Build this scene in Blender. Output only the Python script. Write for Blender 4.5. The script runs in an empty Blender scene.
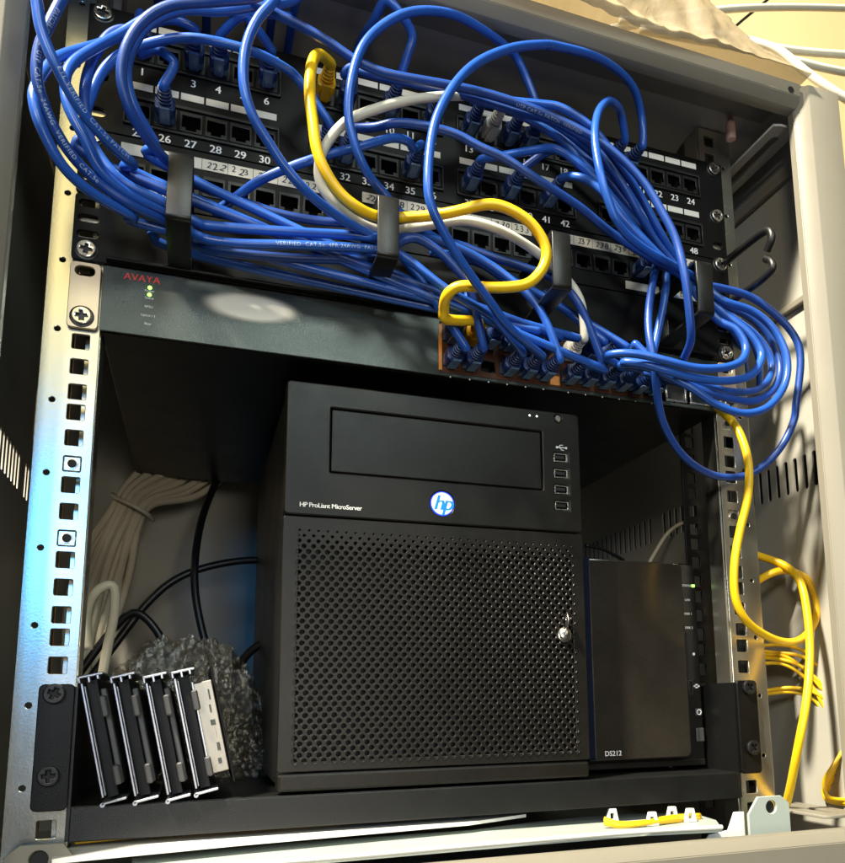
import bpy, bmesh, math, random
from mathutils import Vector, Matrix
random.seed(7)

# ------------------------------------------------------------------ camera, world, lamps, exposure
S = 0.001                      # scene is laid out in millimetres: X right, Y into the rack, Z up (0 = underside of switch)
ZO = 1.40                      # that level is 1.4 m above the room floor
CAM = (81.617, -502.285, -224.275)
ROT = ((0.939338676, -0.342669793, -0.014841313), (0.04116887, 0.155599718, -0.98696193), (0.340511345, 0.926480513, 0.160268161))
FPX, CX, CY, IW, IH = 792.313, 486.896, 573.936, 845.0, 863.0

def W(x, y, z): return Vector((x * S, y * S, z * S + ZO))

scn = bpy.context.scene
cd = bpy.data.cameras.new('camera'); cam = bpy.data.objects.new('camera', cd); scn.collection.objects.link(cam)
R = Matrix(ROT)
cam.matrix_world = Matrix.Translation(W(*CAM)) @ Matrix((R[0], -R[1], -R[2])).transposed().to_4x4()
cd.sensor_fit = 'HORIZONTAL'; cd.sensor_width = 36.0; cd.lens = FPX / IW * 36.0
cd.shift_x = (IW / 2 - CX) / IW; cd.shift_y = (CY - IH / 2) / IW
cd.clip_start = 0.01; cd.clip_end = 60
scn.camera = cam

wd = bpy.data.worlds.new('World'); scn.world = wd; wd.use_nodes = True
wb = wd.node_tree.nodes['Background']; wb.inputs[0].default_value = (1.0, 0.93, 0.82, 1); wb.inputs[1].default_value = 0.022

def area(name, loc, target, size, power, col, sizey=None):
    l = bpy.data.lights.new(name, 'AREA'); l.energy = power; l.color = col; l.size = size
    if sizey: l.shape = 'RECTANGLE'; l.size_y = sizey
    o = bpy.data.objects.new(name, l); scn.collection.objects.link(o)
    o.location = W(*loc); o.rotation_euler = (W(*target) - W(*loc)).to_track_quat('-Z', 'Y').to_euler()
    return o
area('ceiling_lamp', (-822, -640, 1520), (300, 0, -50), 0.15, 114, (1.0, 0.91, 0.74))
area('rail_blue_reflection', (-360, -2300, 300), (100, 0, -120), 0.42, 4.4, (0.07, 0.42, 1.0), 0.42)  # added unseen panel that gives the left rail its blue reflection
area('rail_gold_reflection', (-360, -2300, 1400), (100, 0, 0), 0.4, 3.0, (1.0, 0.84, 0.36), 1.3)  # added unseen strip of warm light, mirrored golden in the left rail
area('switch_sheen_panel', (560, -2300, 1180), (250, 0, 0), 0.6, 10, (0.86, 1.0, 0.94), 0.5)  # unseen panel put in for the pale sheen on the switch front
area('front_fill', (-1000, -2300, 450), (150, 0, -60), 0.42, 12, (1.0, 0.90, 0.72))  # made-up fill from the front left, lifts labels and recess
area('recess_fill', (215, -1500, -230), (120, 100, -150), 0.22, 2.3, (1.0, 0.93, 0.80))  # added low fill for the recess beside the server
scn.view_settings.view_transform = 'Standard'; scn.view_settings.look = 'None'
scn.view_settings.exposure = 0.75; scn.view_settings.gamma = 1.0

# ------------------------------------------------------------------ photo pixel -> millimetres
def ray(u, v):
    d = Vector(((u - CX) / FPX, (v - CY) / FPX, 1.0)); return R.transposed() @ d
def onY(u, v, Y):
    d = ray(u, v); t = (Y - CAM[1]) / d.y; return Vector(CAM) + t * d
def onZ(u, v, Z):
    d = ray(u, v); t = (Z - CAM[2]) / d.z; return Vector(CAM) + t * d
def px(x, y, z):
    c = R @ (Vector((x, y, z)) - Vector(CAM)); return FPX * c.x / c.z + CX, FPX * c.y / c.z + CY

# ------------------------------------------------------------------ materials
MATS = {}
def pm(name, col, rough=0.5, metal=0.0, var=0.12, scale=60, bump=0.0, bscale=900, rvar=0.12, dust=0.0, emit=None, estr=0, coat=0, trans=0, alpha=1, tint=None, spec=None):
    m = bpy.data.materials.new(name); m.use_nodes = True; nt = m.node_tree; b = nt.nodes['Principled BSDF']
    b.inputs['Metallic'].default_value = metal
    tc = nt.nodes.new('ShaderNodeTexCoord'); n = nt.nodes.new('ShaderNodeTexNoise')
    nt.links.new(tc.outputs['Object'], n.inputs['Vector']); n.inputs['Scale'].default_value = scale; n.inputs['Detail'].default_value = 6; n.inputs['Roughness'].default_value = 0.65
    mx = nt.nodes.new('ShaderNodeMix'); mx.data_type = 'RGBA'
    c0 = [max(0, c * (1 - var)) for c in col]; c1 = [min(1, c * (1 + var)) for c in col]
    if tint: c1 = list(tint)
    mx.inputs['A'].default_value = (*c0, 1); mx.inputs['B'].default_value = (*c1, 1)
    nt.links.new(n.outputs['Fac'], mx.inputs['Factor'])
    out = mx.outputs['Result']
    if dust > 0:
        n2 = nt.nodes.new('ShaderNodeTexNoise'); n2.inputs['Scale'].default_value = 2200; n2.inputs['Detail'].default_value = 2
        nt.links.new(tc.outputs['Object'], n2.inputs['Vector'])
        rp = nt.nodes.new('ShaderNodeValToRGB'); rp.color_ramp.elements[0].position = 0.62; rp.color_ramp.elements[1].position = 0.78
        nt.links.new(n2.outputs['Fac'], rp.inputs['Fac'])
        ml = nt.nodes.new('ShaderNodeMath'); ml.operation = 'MULTIPLY'; ml.inputs[1].default_value = dust
        nt.links.new(rp.outputs['Color'], ml.inputs[0])
        m2 = nt.nodes.new('ShaderNodeMix'); m2.data_type = 'RGBA'; m2.inputs['B'].default_value = (0.35, 0.32, 0.27, 1)
        nt.links.new(ml.outputs[0], m2.inputs['Factor']); nt.links.new(out, m2.inputs['A']); out = m2.outputs['Result']
    nt.links.new(out, b.inputs['Base Color'])
    mr = nt.nodes.new('ShaderNodeMapRange'); mr.inputs['To Min'].default_value = max(0.03, rough - rvar); mr.inputs['To Max'].default_value = min(1, rough + rvar)
    nt.links.new(n.outputs['Fac'], mr.inputs['Value']); nt.links.new(mr.outputs[0], b.inputs['Roughness'])
    if bump > 0:
        n3 = nt.nodes.new('ShaderNodeTexNoise'); n3.inputs['Scale'].default_value = bscale; n3.inputs['Detail'].default_value = 3
        nt.links.new(tc.outputs['Object'], n3.inputs['Vector'])
        bp = nt.nodes.new('ShaderNodeBump'); bp.inputs['Strength'].default_value = bump; bp.inputs['Distance'].default_value = 0.0006
        nt.links.new(n3.outputs['Fac'], bp.inputs['Height']); nt.links.new(bp.outputs[0], b.inputs['Normal'])
    if emit: b.inputs['Emission Color'].default_value = (*emit, 1); b.inputs['Emission Strength'].default_value = estr
    if coat: b.inputs['Coat Weight'].default_value = coat; b.inputs['Coat Roughness'].default_value = 0.12
    if trans: b.inputs['Transmission Weight'].default_value = trans; b.inputs['IOR'].default_value = 1.3
    if alpha < 1: b.inputs['Alpha'].default_value = alpha
    if spec is not None: b.inputs['Specular IOR Level'].default_value = spec
    MATS[name] = m; return m

pm('cabinet_paint', (0.215, 0.198, 0.155), 0.42, var=0.07, scale=14, bump=0.12, bscale=1500, dust=0.05)  # front frame copy of the one grey paint, kept darker for its light
pm('cabinet_paint_lit', (0.40, 0.388, 0.335), 0.42, var=0.08, scale=14, bump=0.12, bscale=1500, dust=0.05)  # same grey paint, lightened to stand in for light on the inner walls
pm('zinc', (0.74, 0.67, 0.52), 0.25, metal=0.95, var=0.16, scale=18, bump=0.06, bscale=700, tint=(0.70, 0.70, 0.64), rvar=0.08)
pm('nickel', (0.66, 0.63, 0.57), 0.25, metal=1.0, var=0.1, scale=300)
pm('ear_zinc', (0.72, 0.58, 0.40), 0.42, metal=0.75, var=0.06, scale=30)
pm('black_paint', (0.0038, 0.0038, 0.0038), 0.40, var=0.3, scale=40, bump=0.16, bscale=1800, dust=0.05, spec=0.2)
pm('black_steel', (0.006, 0.0063, 0.0063), 0.36, var=0.25, scale=30, bump=0.18, bscale=1600, dust=0.06, spec=0.4)
pm('ring_black', (0.007, 0.007, 0.0065), 0.36, var=0.2, scale=60, bump=0.10, bscale=1500, dust=0.06)
pm('switch_grey', (0.060, 0.072, 0.066), 0.30, metal=0.35, var=0.15, scale=26, bump=0.20, bscale=1700, dust=0.10)
pm('port_black', (0.005, 0.005, 0.005), 0.4, var=0.2)
pm('cavity', (0.004, 0.004, 0.004), 0.7, var=0.1)
pm('bezel_black', (0.0078, 0.0069, 0.0055), 0.34, var=0.2, scale=50, bump=0.12, bscale=2600, dust=0.09, rvar=0.12, spec=0.27)
pm('gloss_black', (0.014, 0.013, 0.012), 0.16, var=0.2, scale=40, dust=0.06)
pm('nas_door', (0.022, 0.0185, 0.014), 0.20, var=0.35, scale=24, dust=0.07, rvar=0.14, spec=0.7)
pm('nas_side', (0.006, 0.009, 0.022), 0.2, var=0.1)
pm('label_white', (0.80, 0.79, 0.72), 0.6, var=0.05, scale=120)
pm('label_cream', (0.74, 0.70, 0.58), 0.65, var=0.07, scale=150)
pm('ink_white', (0.86, 0.86, 0.84), 0.6, var=0.02)
pm('ink_dark', (0.03, 0.03, 0.05), 0.7, var=0.1)
pm('ink_red', (0.75, 0.05, 0.03), 0.5, var=0.1)
pm('led_green', (0.1, 0.6, 0.05), 0.4, emit=(0.25, 1.0, 0.08), estr=3.0)
pm('led_white', (0.8, 0.8, 0.8), 0.4, emit=(1, 1, 1), estr=1.2)
pm('logo_glow', (0.7, 0.8, 0.9), 0.4, emit=(0.80, 0.93, 1.0), estr=0.75)
pm('logo_rim', (0.02, 0.04, 0.8), 0.4, emit=(0.02, 0.06, 1.0), estr=1.3)
pm('logo_blue', (0.0, 0.22, 0.62), 0.4, var=0.05, emit=(0.0, 0.25, 0.8), estr=0.25)
pm('blue_pvc', (0.015, 0.082, 0.39), 0.30, var=0.16, scale=70, bump=0.08, bscale=500, spec=0.5, dust=0.05)
pm('blue_pvc_deep', (0.009, 0.052, 0.27), 0.38, var=0.2, scale=60, bump=0.08, bscale=500, dust=0.06)
pm('blue_pvc_pale', (0.020, 0.100, 0.45), 0.32, var=0.16, scale=60, bump=0.08, bscale=500, dust=0.05)
pm('ink_pale', (0.34, 0.45, 0.64), 0.6, var=0.3, scale=500)
pm('blue_boot', (0.010, 0.035, 0.15), 0.40, var=0.2, scale=90)
pm('plug_clear', (0.10, 0.17, 0.30), 0.18, var=0.2, scale=90)
pm('yellow_pvc', (0.82, 0.50, 0.006), 0.36, var=0.06, scale=60)
pm('yellow_boot', (0.80, 0.42, 0.004), 0.36, var=0.06, scale=60)
pm('white_pvc', (0.62, 0.60, 0.50), 0.4, var=0.08, scale=60)
pm('white_boot', (0.60, 0.59, 0.54), 0.4, var=0.08, scale=60)
pm('beige_pvc', (0.64, 0.57, 0.43), 0.45, var=0.12, scale=50)
pm('black_pvc', (0.010, 0.010, 0.011), 0.4, var=0.1)
pm('shield_copper', (0.10, 0.035, 0.014), 0.45, metal=0.3, var=0.35, scale=240)
pm('shield_orange', (0.90, 0.30, 0.05), 0.4, var=0.3, scale=300)
pm('tray_plastic', (0.36, 0.41, 0.375), 0.4, var=0.04, scale=30)
pm('white_plastic', (0.78, 0.78, 0.74), 0.4, var=0.04, scale=30)
pm('wall_paint', (0.66, 0.50, 0.25), 0.8, var=0.08, scale=4, bump=0.3, bscale=160)
pm('caddy_black', (0.005, 0.005, 0.006), 0.5, var=0.2, spec=0.2)
pm('caddy_metal', (0.40, 0.42, 0.46), 0.34, metal=0.85, var=0.15, scale=200)
pm('drive_metal', (0.30, 0.28, 0.24), 0.36, metal=0.85, var=0.5, scale=260)
pm('caddy_grey', (0.05, 0.05, 0.05), 0.5, var=0.2)
pm('copper_stud', (0.72, 0.45, 0.37), 0.4, metal=0.3, var=0.1)
pm('red_plastic', (0.55, 0.02, 0.015), 0.35, var=0.1)
pm('tie_white', (0.62, 0.57, 0.46), 0.4, var=0.05)
# the plastic films: thin, glossy, partly clear
def film(name, col, clear, rough, scale, gloss=0):
    m = bpy.data.materials.new(name); m.use_nodes = True; nt = m.node_tree; b = nt.nodes['Principled BSDF']
    b.inputs['Base Color'].default_value = (*col, 1); b.inputs['Roughness'].default_value = rough
    tc = nt.nodes.new('ShaderNodeTexCoord'); n = nt.nodes.new('ShaderNodeTexNoise'); n.inputs['Scale'].default_value = scale; n.inputs['Detail'].default_value = 5
    nt.links.new(tc.outputs['Object'], n.inputs['Vector'])
    bp = nt.nodes.new('ShaderNodeBump'); bp.inputs['Strength'].default_value = 0.5; bp.inputs['Distance'].default_value = 0.002
    nt.links.new(n.outputs['Fac'], bp.inputs['Height']); nt.links.new(bp.outputs[0], b.inputs['Normal'])
    tr = nt.nodes.new('ShaderNodeBsdfTransparent'); tr.inputs[0].default_value = (0.92, 0.9, 0.86, 1)
    ms = nt.nodes.new('ShaderNodeMixShader'); ms.inputs[0].default_value = clear
    nt.links.new(b.outputs[0], ms.inputs[1]); nt.links.new(tr.outputs[0], ms.inputs[2]); sh_ = ms.outputs[0]
    if gloss:
        gl = nt.nodes.new('ShaderNodeBsdfGlossy'); gl.inputs['Roughness'].default_value = 0.22; gl.inputs['Color'].default_value = (0.95, 0.93, 0.88, 1)
        nt.links.new(bp.outputs[0], gl.inputs['Normal']); m2 = nt.nodes.new('ShaderNodeMixShader'); m2.inputs[0].default_value = gloss
        nt.links.new(sh_, m2.inputs[1]); nt.links.new(gl.outputs[0], m2.inputs[2]); sh_ = m2.outputs[0]
        bp.inputs['Strength'].default_value = 0.9; bp.inputs['Distance'].default_value = 0.004
    nt.links.new(sh_, nt.nodes['Material Output'].inputs['Surface'])
    MATS[name] = m
film('bag_film', (0.46, 0.37, 0.23), 0.24, 0.34, 60)
film('bubble_film', (0.16, 0.145, 0.12), 0.76, 0.10, 190, 0.22)
film('bubble_dome', (0.14, 0.125, 0.10), 0.74, 0.05, 400, 0.28)

# the smudged pale sticker on the switch: cream in the middle, worn away towards its rim
def sticker_mat():
    m = pm('sticker', (0.84, 0.82, 0.70), 0.8, var=0.04); nt = m.node_tree; b = nt.nodes['Principled BSDF']
    tc = nt.nodes.new('ShaderNodeTexCoord'); mp = nt.nodes.new('ShaderNodeMapping'); mp.inputs['Location'].default_value = (-1, 0, -1); mp.inputs['Scale'].default_value = (2, 0, 2)
    gr = nt.nodes.new('ShaderNodeTexGradient'); gr.gradient_type = 'QUADRATIC_SPHERE'
    nt.links.new(tc.outputs['Generated'], mp.inputs['Vector']); nt.links.new(mp.outputs[0], gr.inputs[0])
    rp = nt.nodes.new('ShaderNodeValToRGB'); rp.color_ramp.elements[0].position = 0.0; rp.color_ramp.elements[1].position = 0.2; rp.color_ramp.interpolation = 'EASE'
    nt.links.new(gr.outputs['Fac'], rp.inputs[0]); nt.links.new(rp.outputs[0], b.inputs['Alpha']); b.inputs['Specular IOR Level'].default_value = 0.15
sticker_mat()

# ------------------------------------------------------------------ mesh helpers (all input in millimetres)
COL = scn.collection
BASE = {}                                           # world position of a thing's origin
def thing(name, label, cat, base, group=None, kind=None):
    o = bpy.data.objects.new(name, None); COL.objects.link(o); o.empty_display_size = 0.02
    o.location = W(*base); BASE[o.name] = Vector(base)
    tag(o, label, cat, group, kind); return o
def tag(o, label=None, cat=None, group=None, kind=None):
    if label: o['label'] = label
    if cat: o['category'] = cat
    if group: o['group'] = group
    if kind: o['kind'] = kind
    return o
def root_of(p):
    while p is not None and p.name not in BASE: p = p.parent
    return p
def mesh_from(bm, base):
    me = bpy.data.meshes.new('mesh')
    for v in bm.verts: v.co = (v.co - base) * S
    bm.to_mesh(me); bm.free(); return me
def obj(name, bm, mat, parent=None, smooth=False, base=None, label=None, kind=None, sub=None):
    """links bm (world millimetres) as one object; parent = thing or part"""
    bm.normal_update()
    if parent is not None:
        b = BASE[root_of(parent).name]
        me = mesh_from(bm, b)
    else:
        if base is None:
            zs = [v.co.z for v in bm.verts]; xs = [v.co.x for v in bm.verts]; ys = [v.co.y for v in bm.verts]
            base = Vector(((min(xs) + max(xs)) / 2, (min(ys) + max(ys)) / 2, min(zs)))
        me = mesh_from(bm, Vector(base))
    for m_ in (mat if isinstance(mat, (list, tuple)) else [mat]): me.materials.append(MATS[m_])
    if smooth:
        me.polygons.foreach_set('use_smooth', [True] * len(me.polygons))
        if smooth is not True: me.set_sharp_from_angle(angle=math.radians(smooth))
    o = bpy.data.objects.new(name, me); COL.objects.link(o)
    if parent is not None: o.parent = parent
    else: o.location = W(*base); BASE[o.name] = Vector(base)
    if label: o['label'] = label
    if kind: o['kind'] = kind
    return o
def inst(name, me, at, parent, rot=None, scale=None):
    """places shared mesh data (in millimetre*S units about its own origin) as a part"""
    o = bpy.data.objects.new(name, me); COL.objects.link(o); o.parent = parent
    o.location = (Vector(at) - BASE[root_of(parent).name]) * S
    if rot: o.rotation_euler = rot
    if scale: o.scale = scale
    return o
def join(bm, other):
    me = bpy.data.meshes.new('t'); other.to_mesh(me); other.free(); bm.from_mesh(me); bpy.data.meshes.remove(me); return bm
def box(bm, x0, x1, y0, y1, z0, z1, bev=0.0, seg=2, M=None):
    t = bmesh.new(); bmesh.ops.create_cube(t, size=1)
    for v in t.verts:
        v.co = Vector(((x0 + x1) / 2 + v.co.x * (x1 - x0), (y0 + y1) / 2 + v.co.y * (y1 - y0), (z0 + z1) / 2 + v.co.z * (z1 - z0)))
    if bev > 0: bmesh.ops.bevel(t, geom=list(t.edges), offset=bev, segments=seg, profile=0.5, affect='EDGES')
    if M is not None: bmesh.ops.transform(t, matrix=M, verts=t.verts)
    return join(bm, t)
def B(*a, **k): return box(bmesh.new(), *a, **k)
def plate(outer, holes, t, bev=0.0, frame=None):
    """flat plate from a 2D outline with holes, extruded t; frame maps (a,b,c) to millimetres"""
    cu = bpy.data.curves.new('c', 'CURVE'); cu.dimensions = '2D'; cu.fill_mode = 'BOTH'; cu.extrude = max(0.001, t / 2 - bev); cu.bevel_depth = bev; cu.bevel_resolution = 1; cu.offset = -bev
    for loop in [outer] + list(holes):
        sp = cu.splines.new('POLY'); sp.points.add(len(loop) - 1); sp.use_cyclic_u = True
        for i, q in enumerate(loop): sp.points[i].co = (q[0], q[1], 0, 1)
    o = bpy.data.objects.new('c', cu); me = bpy.data.meshes.new_from_object(o)
    bm = bmesh.new(); bm.from_mesh(me); bpy.data.meshes.remove(me); bpy.data.objects.remove(o); bpy.data.curves.remove(cu)
    if frame:
        for v in bm.verts: v.co = frame(*v.co)
    bmesh.ops.recalc_face_normals(bm, faces=bm.faces)
    return bm
def rect(x0, x1, y0, y1, r=0, n=4):
    if r <= 0: return [(x0, y0), (x1, y0), (x1, y1), (x0, y1)]
    out = []
    for cx, cy, a0 in ((x1 - r, y0 + r, -90), (x1 - r, y1 - r, 0), (x0 + r, y1 - r, 90), (x0 + r, y0 + r, 180)):
        for k in range(n + 1):
            a = math.radians(a0 + 90 * k / n); out.append((cx + r * math.cos(a), cy + r * math.sin(a)))
    return out
def circ(x, y, r, n=14): return [(x + r * math.cos(2 * math.pi * k / n), y + r * math.sin(2 * math.pi * k / n)) for k in range(n)]
def front(y): return lambda a, b, c: Vector((a, y - c, b))            # drawn in X,Z; facing -Y
def lathe(prof, n=20, axis='-Y', at=(0, 0, 0)):
    bm = bmesh.new(); rings = []
    for d, r in prof:
        ring = []
        for k in range(n):
            a = 2 * math.pi * k / n
            if axis == '-Y': co = (at[0] + r * math.cos(a), at[1] - d, at[2] + r * math.sin(a))
            else: co = (at[0] + r * math.cos(a), at[1] + r * math.sin(a), at[2] + d)
            ring.append(bm.verts.new(co))
        rings.append(ring)
    for a, b in zip(rings, rings[1:]):
        for k in range(n): bm.faces.new((a[k], a[(k + 1) % n], b[(k + 1) % n], b[k]))
    bm.faces.new(rings[0]); bm.faces.new(rings[-1])
    bmesh.ops.recalc_face_normals(bm, faces=bm.faces); return bm
def spline(pts, per=9, smooth=3):
    P = [Vector(p) for p in pts]; out = []
    E = [P[0] * 2 - P[1]] + P + [P[-1] * 2 - P[-2]]
    for i in range(1, len(E) - 2):
        p0, p1, p2, p3 = E[i - 1:i + 3]
        for k in range(per):
            t = k / per
            out.append(0.5 * ((2 * p1) + (p2 - p0) * t + (2 * p0 - 5 * p1 + 4 * p2 - p3) * t * t + (3 * p1 - p0 - 3 * p2 + p3) * t ** 3))
    out.append(P[-1].copy())
    for _ in range(smooth):
        out = [out[0]] + [out[i] * 0.5 + (out[i - 1] + out[i + 1]) * 0.25 for i in range(1, len(out) - 1)] + [out[-1]]
    return out
def tube(bm, pts, r, n=12, per=9, smooth=3, raw=False):
    C = pts if raw else spline(pts, per, smooth)
    T = [(C[min(i + 1, len(C) - 1)] - C[max(i - 1, 0)]).normalized() for i in range(len(C))]
    up = Vector((0, 0, 1)) if abs(T[0].z) < 0.9 else Vector((1, 0, 0))
    N = (up - T[0] * up.dot(T[0])).normalized(); rings = []
    for i, c in enumerate(C):
        N = (N - T[i] * N.dot(T[i])).normalized(); Bn = T[i].cross(N)
        rr = r[i] if isinstance(r, list) else r
        rings.append([bm.verts.new(c + (N * math.cos(2 * math.pi * k / n) + Bn * math.sin(2 * math.pi * k / n)) * rr) for k in range(n)])
    for a, b in zip(rings, rings[1:]):
        for k in range(n): bm.faces.new((a[k], b[k], b[(k + 1) % n], a[(k + 1) % n]))
    bm.faces.new(rings[0][::-1]); bm.faces.new(rings[-1])
    bmesh.ops.recalc_face_normals(bm, faces=bm.faces)
    return C
def text_mesh(body, size, align='CENTER', shear=0, space=1.0, ex=0.0):
    cu = bpy.data.curves.new('t', 'FONT'); cu.body = body; cu.size = size; cu.align_x = align; cu.align_y = 'CENTER'; cu.shear = shear; cu.space_character = space; cu.extrude = ex; cu.resolution_u = 3
    o = bpy.data.objects.new('t', cu); me = bpy.data.meshes.new_from_object(o)
    bm = bmesh.new(); bm.from_mesh(me); bpy.data.meshes.remove(me); bpy.data.objects.remove(o); bpy.data.curves.remove(cu); return bm
def text(bm, body, size, x, y, z, bold=0.0, **k):
    t = text_mesh(body, size, **k)
    if bold:
        t2 = t.copy()
        for v in t2.verts: v.co.x += bold; v.co.z += 0.02
        t = join(t, t2)
    for v in t.verts: v.co = Vector((x + v.co.x, y - v.co.z, z + v.co.y))
    return join(bm, t)
def local(bm):
    """shared mesh data about its own origin"""
    bm.normal_update(); return mesh_from(bm, Vector((0, 0, 0)))
def shared(bm, mats, smooth=None):
    me = local(bm)
    for m_ in mats: me.materials.append(MATS[m_])
    if smooth:
        me.polygons.foreach_set('use_smooth', [True] * len(me.polygons)); me.set_sharp_from_angle(angle=math.radians(smooth))
    return me
U = 44.45
def hole_z(u, k): return -((u - 1) * U + (6.35, 22.225, 38.1)[k])     # u = 1 is the unit below the switch
XC = 241.3

# shared screw: domed head with a cross recess
def screw_meshes(r, mat, washer=True):
    a = 0.16 * r; l = 0.55 * r
    cross = [(a, a), (a, l), (-a, l), (-a, a), (-l, a), (-l, -a), (-a, -a), (-a, -l), (a, -l), (a, -a), (l, -a), (l, a)]
    bm = plate(circ(0, 0, r, 22), [[(x * .707 - y * .707, x * .707 + y * .707) for x, y in cross]], 2.6, 0.7, lambda p, q, c: Vector((p, -1.3 - c, q)))
    head = shared(bm, [mat], 40)
    slot = shared(lathe([(0.0, r * 0.7), (0.8, r * 0.7)], 12), ['cavity'])
    ring = shared(lathe([(0.0, r * 1.22), (0.5, r * 1.2), (0.9, r * 1.0)], 22), ['port_black'], 40) if washer else None
    return head, slot, ring
SCREW_N = screw_meshes(5.6, 'nickel'); SCREW_B = screw_meshes(5.6, 'black_steel', False)
def screw(x, y, z, parent, kit=SCREW_N):
    o = inst('screw', kit[0], (x, y, z), parent, rot=(0, random.uniform(0, 3), 0))
    if root_of(parent) == parent:
        s = bpy.data.objects.new('recess', kit[1]); COL.objects.link(s); s.parent = o
        if kit[2]:
            w = bpy.data.objects.new('washer', kit[2]); COL.objects.link(w); w.parent = o
    return o

# ================================================================== SETTING
# wall behind the cabinet
bm = B(-2600, 3000, 425, 445, -1400, 1600)
tag(obj('wall', bm, 'wall_paint', base=(200, 435, -1400)), kind='structure')

# ================================================================== CABINET
cab = thing('server_cabinet', 'open grey steel wall cabinet with vented side panels and perforated mounting rails', 'cabinet', (XC, 200, -348))
OX0, OX1 = -74, 556.6          # outside faces
# side panels with rows of slots (vents)
def side(sign):
    X = XC + sign * 300.5
    slots = []
    for g0 in (-20, 228):
        for k in range(21):
            y = g0 + 11 * k
            if y < 395: slots.append(rect(y, y + 4.6, -57 + (7 if sign < 0 else 0), -28 + (7 if sign < 0 else 0), 2.2, 3))
    return plate(rect(-38, 424, -346, 257), slots, 1.4, 0, lambda a, b, c: Vector((X + c, a, b)))
def post_bm(sign):
    e, w = (270.7, 310.0) if sign > 0 else (262.0, 315.0)
    prof = [(e, -50), (e, -57), (e + 1.5, -58.6), (e + 8, -65), (e + 10, -66), (w, -66), (w, -20), (w - 2, -20), (w - 2, -63), (e + 10, -63), (e + 3.5, -57), (e + 2, -55), (e + 2, -50)]
    bm = bmesh.new(); z0, z1 = -352, 257.5
    lo = [bm.verts.new((XC + sign * a, b, z0)) for a, b in prof]; hi = [bm.verts.new((XC + sign * a, b, z1)) for a, b in prof]
    n = len(prof)
    for k in range(n): bm.faces.new((lo[k], lo[(k + 1) % n], hi[(k + 1) % n], hi[k]))
    bmesh.ops.recalc_face_normals(bm, faces=bm.faces)
    bmesh.ops.bevel(bm, geom=[e_ for e_ in bm.edges if abs(e_.verts[0].co.z - e_.verts[1].co.z) > 10], offset=0.6, segments=2, affect='EDGES')
    return bm
obj('corner_post', post_bm(1), 'cabinet_paint', cab, smooth=35)
obj('corner_post', post_bm(-1), 'cabinet_paint', cab, smooth=35)
obj('side_panel', side(1), 'cabinet_paint_lit', cab)
obj('side_panel', side(-1), 'cabinet_paint_lit', cab)
obj('vent_blackout', B(546, 547.2, -30, 422, -80, -5), 'black_steel', cab)  # dark sheet added behind the right slots so they stay dark
def beam_bm(zin, zout, up):
    """horizontal frame beam between the posts: lip, chamfer, front face"""
    s = 1 if up else -1
    prof = [(-50, zin), (-58, zin), (-60, zin + s * 1.2), (-65, zin + s * 7), (-65, zout), (-20, zout), (-20, zout - s * 2), (-62, zout - s * 2), (-62, zin + s * 7.4), (-58, zin + s * 2.4), (-50, zin + s * 2)]
    bm = bmesh.new(); x0, x1 = XC - 263, XC + 271.5
    lo = [bm.verts.new((x0, a, b)) for a, b in prof]; hi = [bm.verts.new((x1, a, b)) for a, b in prof]; n = len(prof)
    for k in range(n): bm.faces.new((lo[k], lo[(k + 1) % n], hi[(k + 1) % n], hi[k]))
    bm.faces.new(lo); bm.faces.new(hi)
    bmesh.ops.recalc_face_normals(bm, faces=bm.faces)
    bmesh.ops.bevel(bm, geom=[e_ for e_ in bm.edges if abs(e_.verts[0].co.x - e_.verts[1].co.x) > 10], offset=0.5, segments=2, affect='EDGES')
    return bm
tb = obj('top_beam', beam_bm(238.6, 257, True), 'cabinet_paint', cab, smooth=35)
bb = obj('bottom_beam', beam_bm(-313, -352, False), 'cabinet_paint', cab, smooth=35)
# dark bolt hole at the end of the top beam
hz = onY(793, 113, -65.2)
obj('bolt_hole', lathe([(0, 2.8), (0.6, 2.8)], 16, at=(hz.x, -64.8, max(hz.z, 249))), 'cavity', tb)
obj('roof_panel', B(XC - 314, XC + 309, -62, 424, 257.7, 259), 'cabinet_paint_lit', cab)
obj('base_panel', B(XC - 299, XC + 299, -18, 424, -346, -344.5), 'cabinet_paint_lit', cab)
obj('back_panel', B(XC - 299, XC + 299, 421, 423, -344, 257), 'cabinet_paint_lit', cab)
st = onZ(730, 122, 250)
obj('earth_stud', lathe([(0, 3.2), (0.8, 4.0), (15, 4.0), (15.4, 2.8), (24, 2.8)], 16, 'Z', (st.x, st.y, 233.3)), 'copper_stud', cab, smooth=40)

# mounting rails
def rail_bm(sign):
    def fx(a): return XC + sign * a
    holes = []; zt, zb = 256, -343
    for u in range(-5, 9):
        for k in range(3):
            z = hole_z(u, k)
            if zb + 8 < z < zt - 8: holes.append(rect(232.6 - 4.75, 232.6 + 4.75, z - 4.75, z + 4.75, 0.8, 2))
        z = -((u - 1) * U) - 44.3 + 0
        if zb + 8 < z < zt - 8: holes.append(circ(245.6, z, 1.7, 10))
    bm = plate(rect(222.6, 253.5, zb, zt, 1.0, 2), holes, 2.0, 0.3, lambda a, b, c: Vector((fx(a), 2.2 - c, b)))
    box(bm, *sorted((fx(222.0), fx(224.0))), 3.4, 21, zb, zt, 0.4, 1)
    box(bm, *sorted((fx(252.2), fx(254.2))), 3.4, 30, zb, zt, 0.4, 1)
    box(bm, *sorted((fx(226), fx(231.8))), 12, 14, zb, zt, 0.4, 1)
    return bm
for s in (-1, 1):
    r_ = obj('mounting_rail', rail_bm(s), 'zinc', cab, smooth=30)
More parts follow.
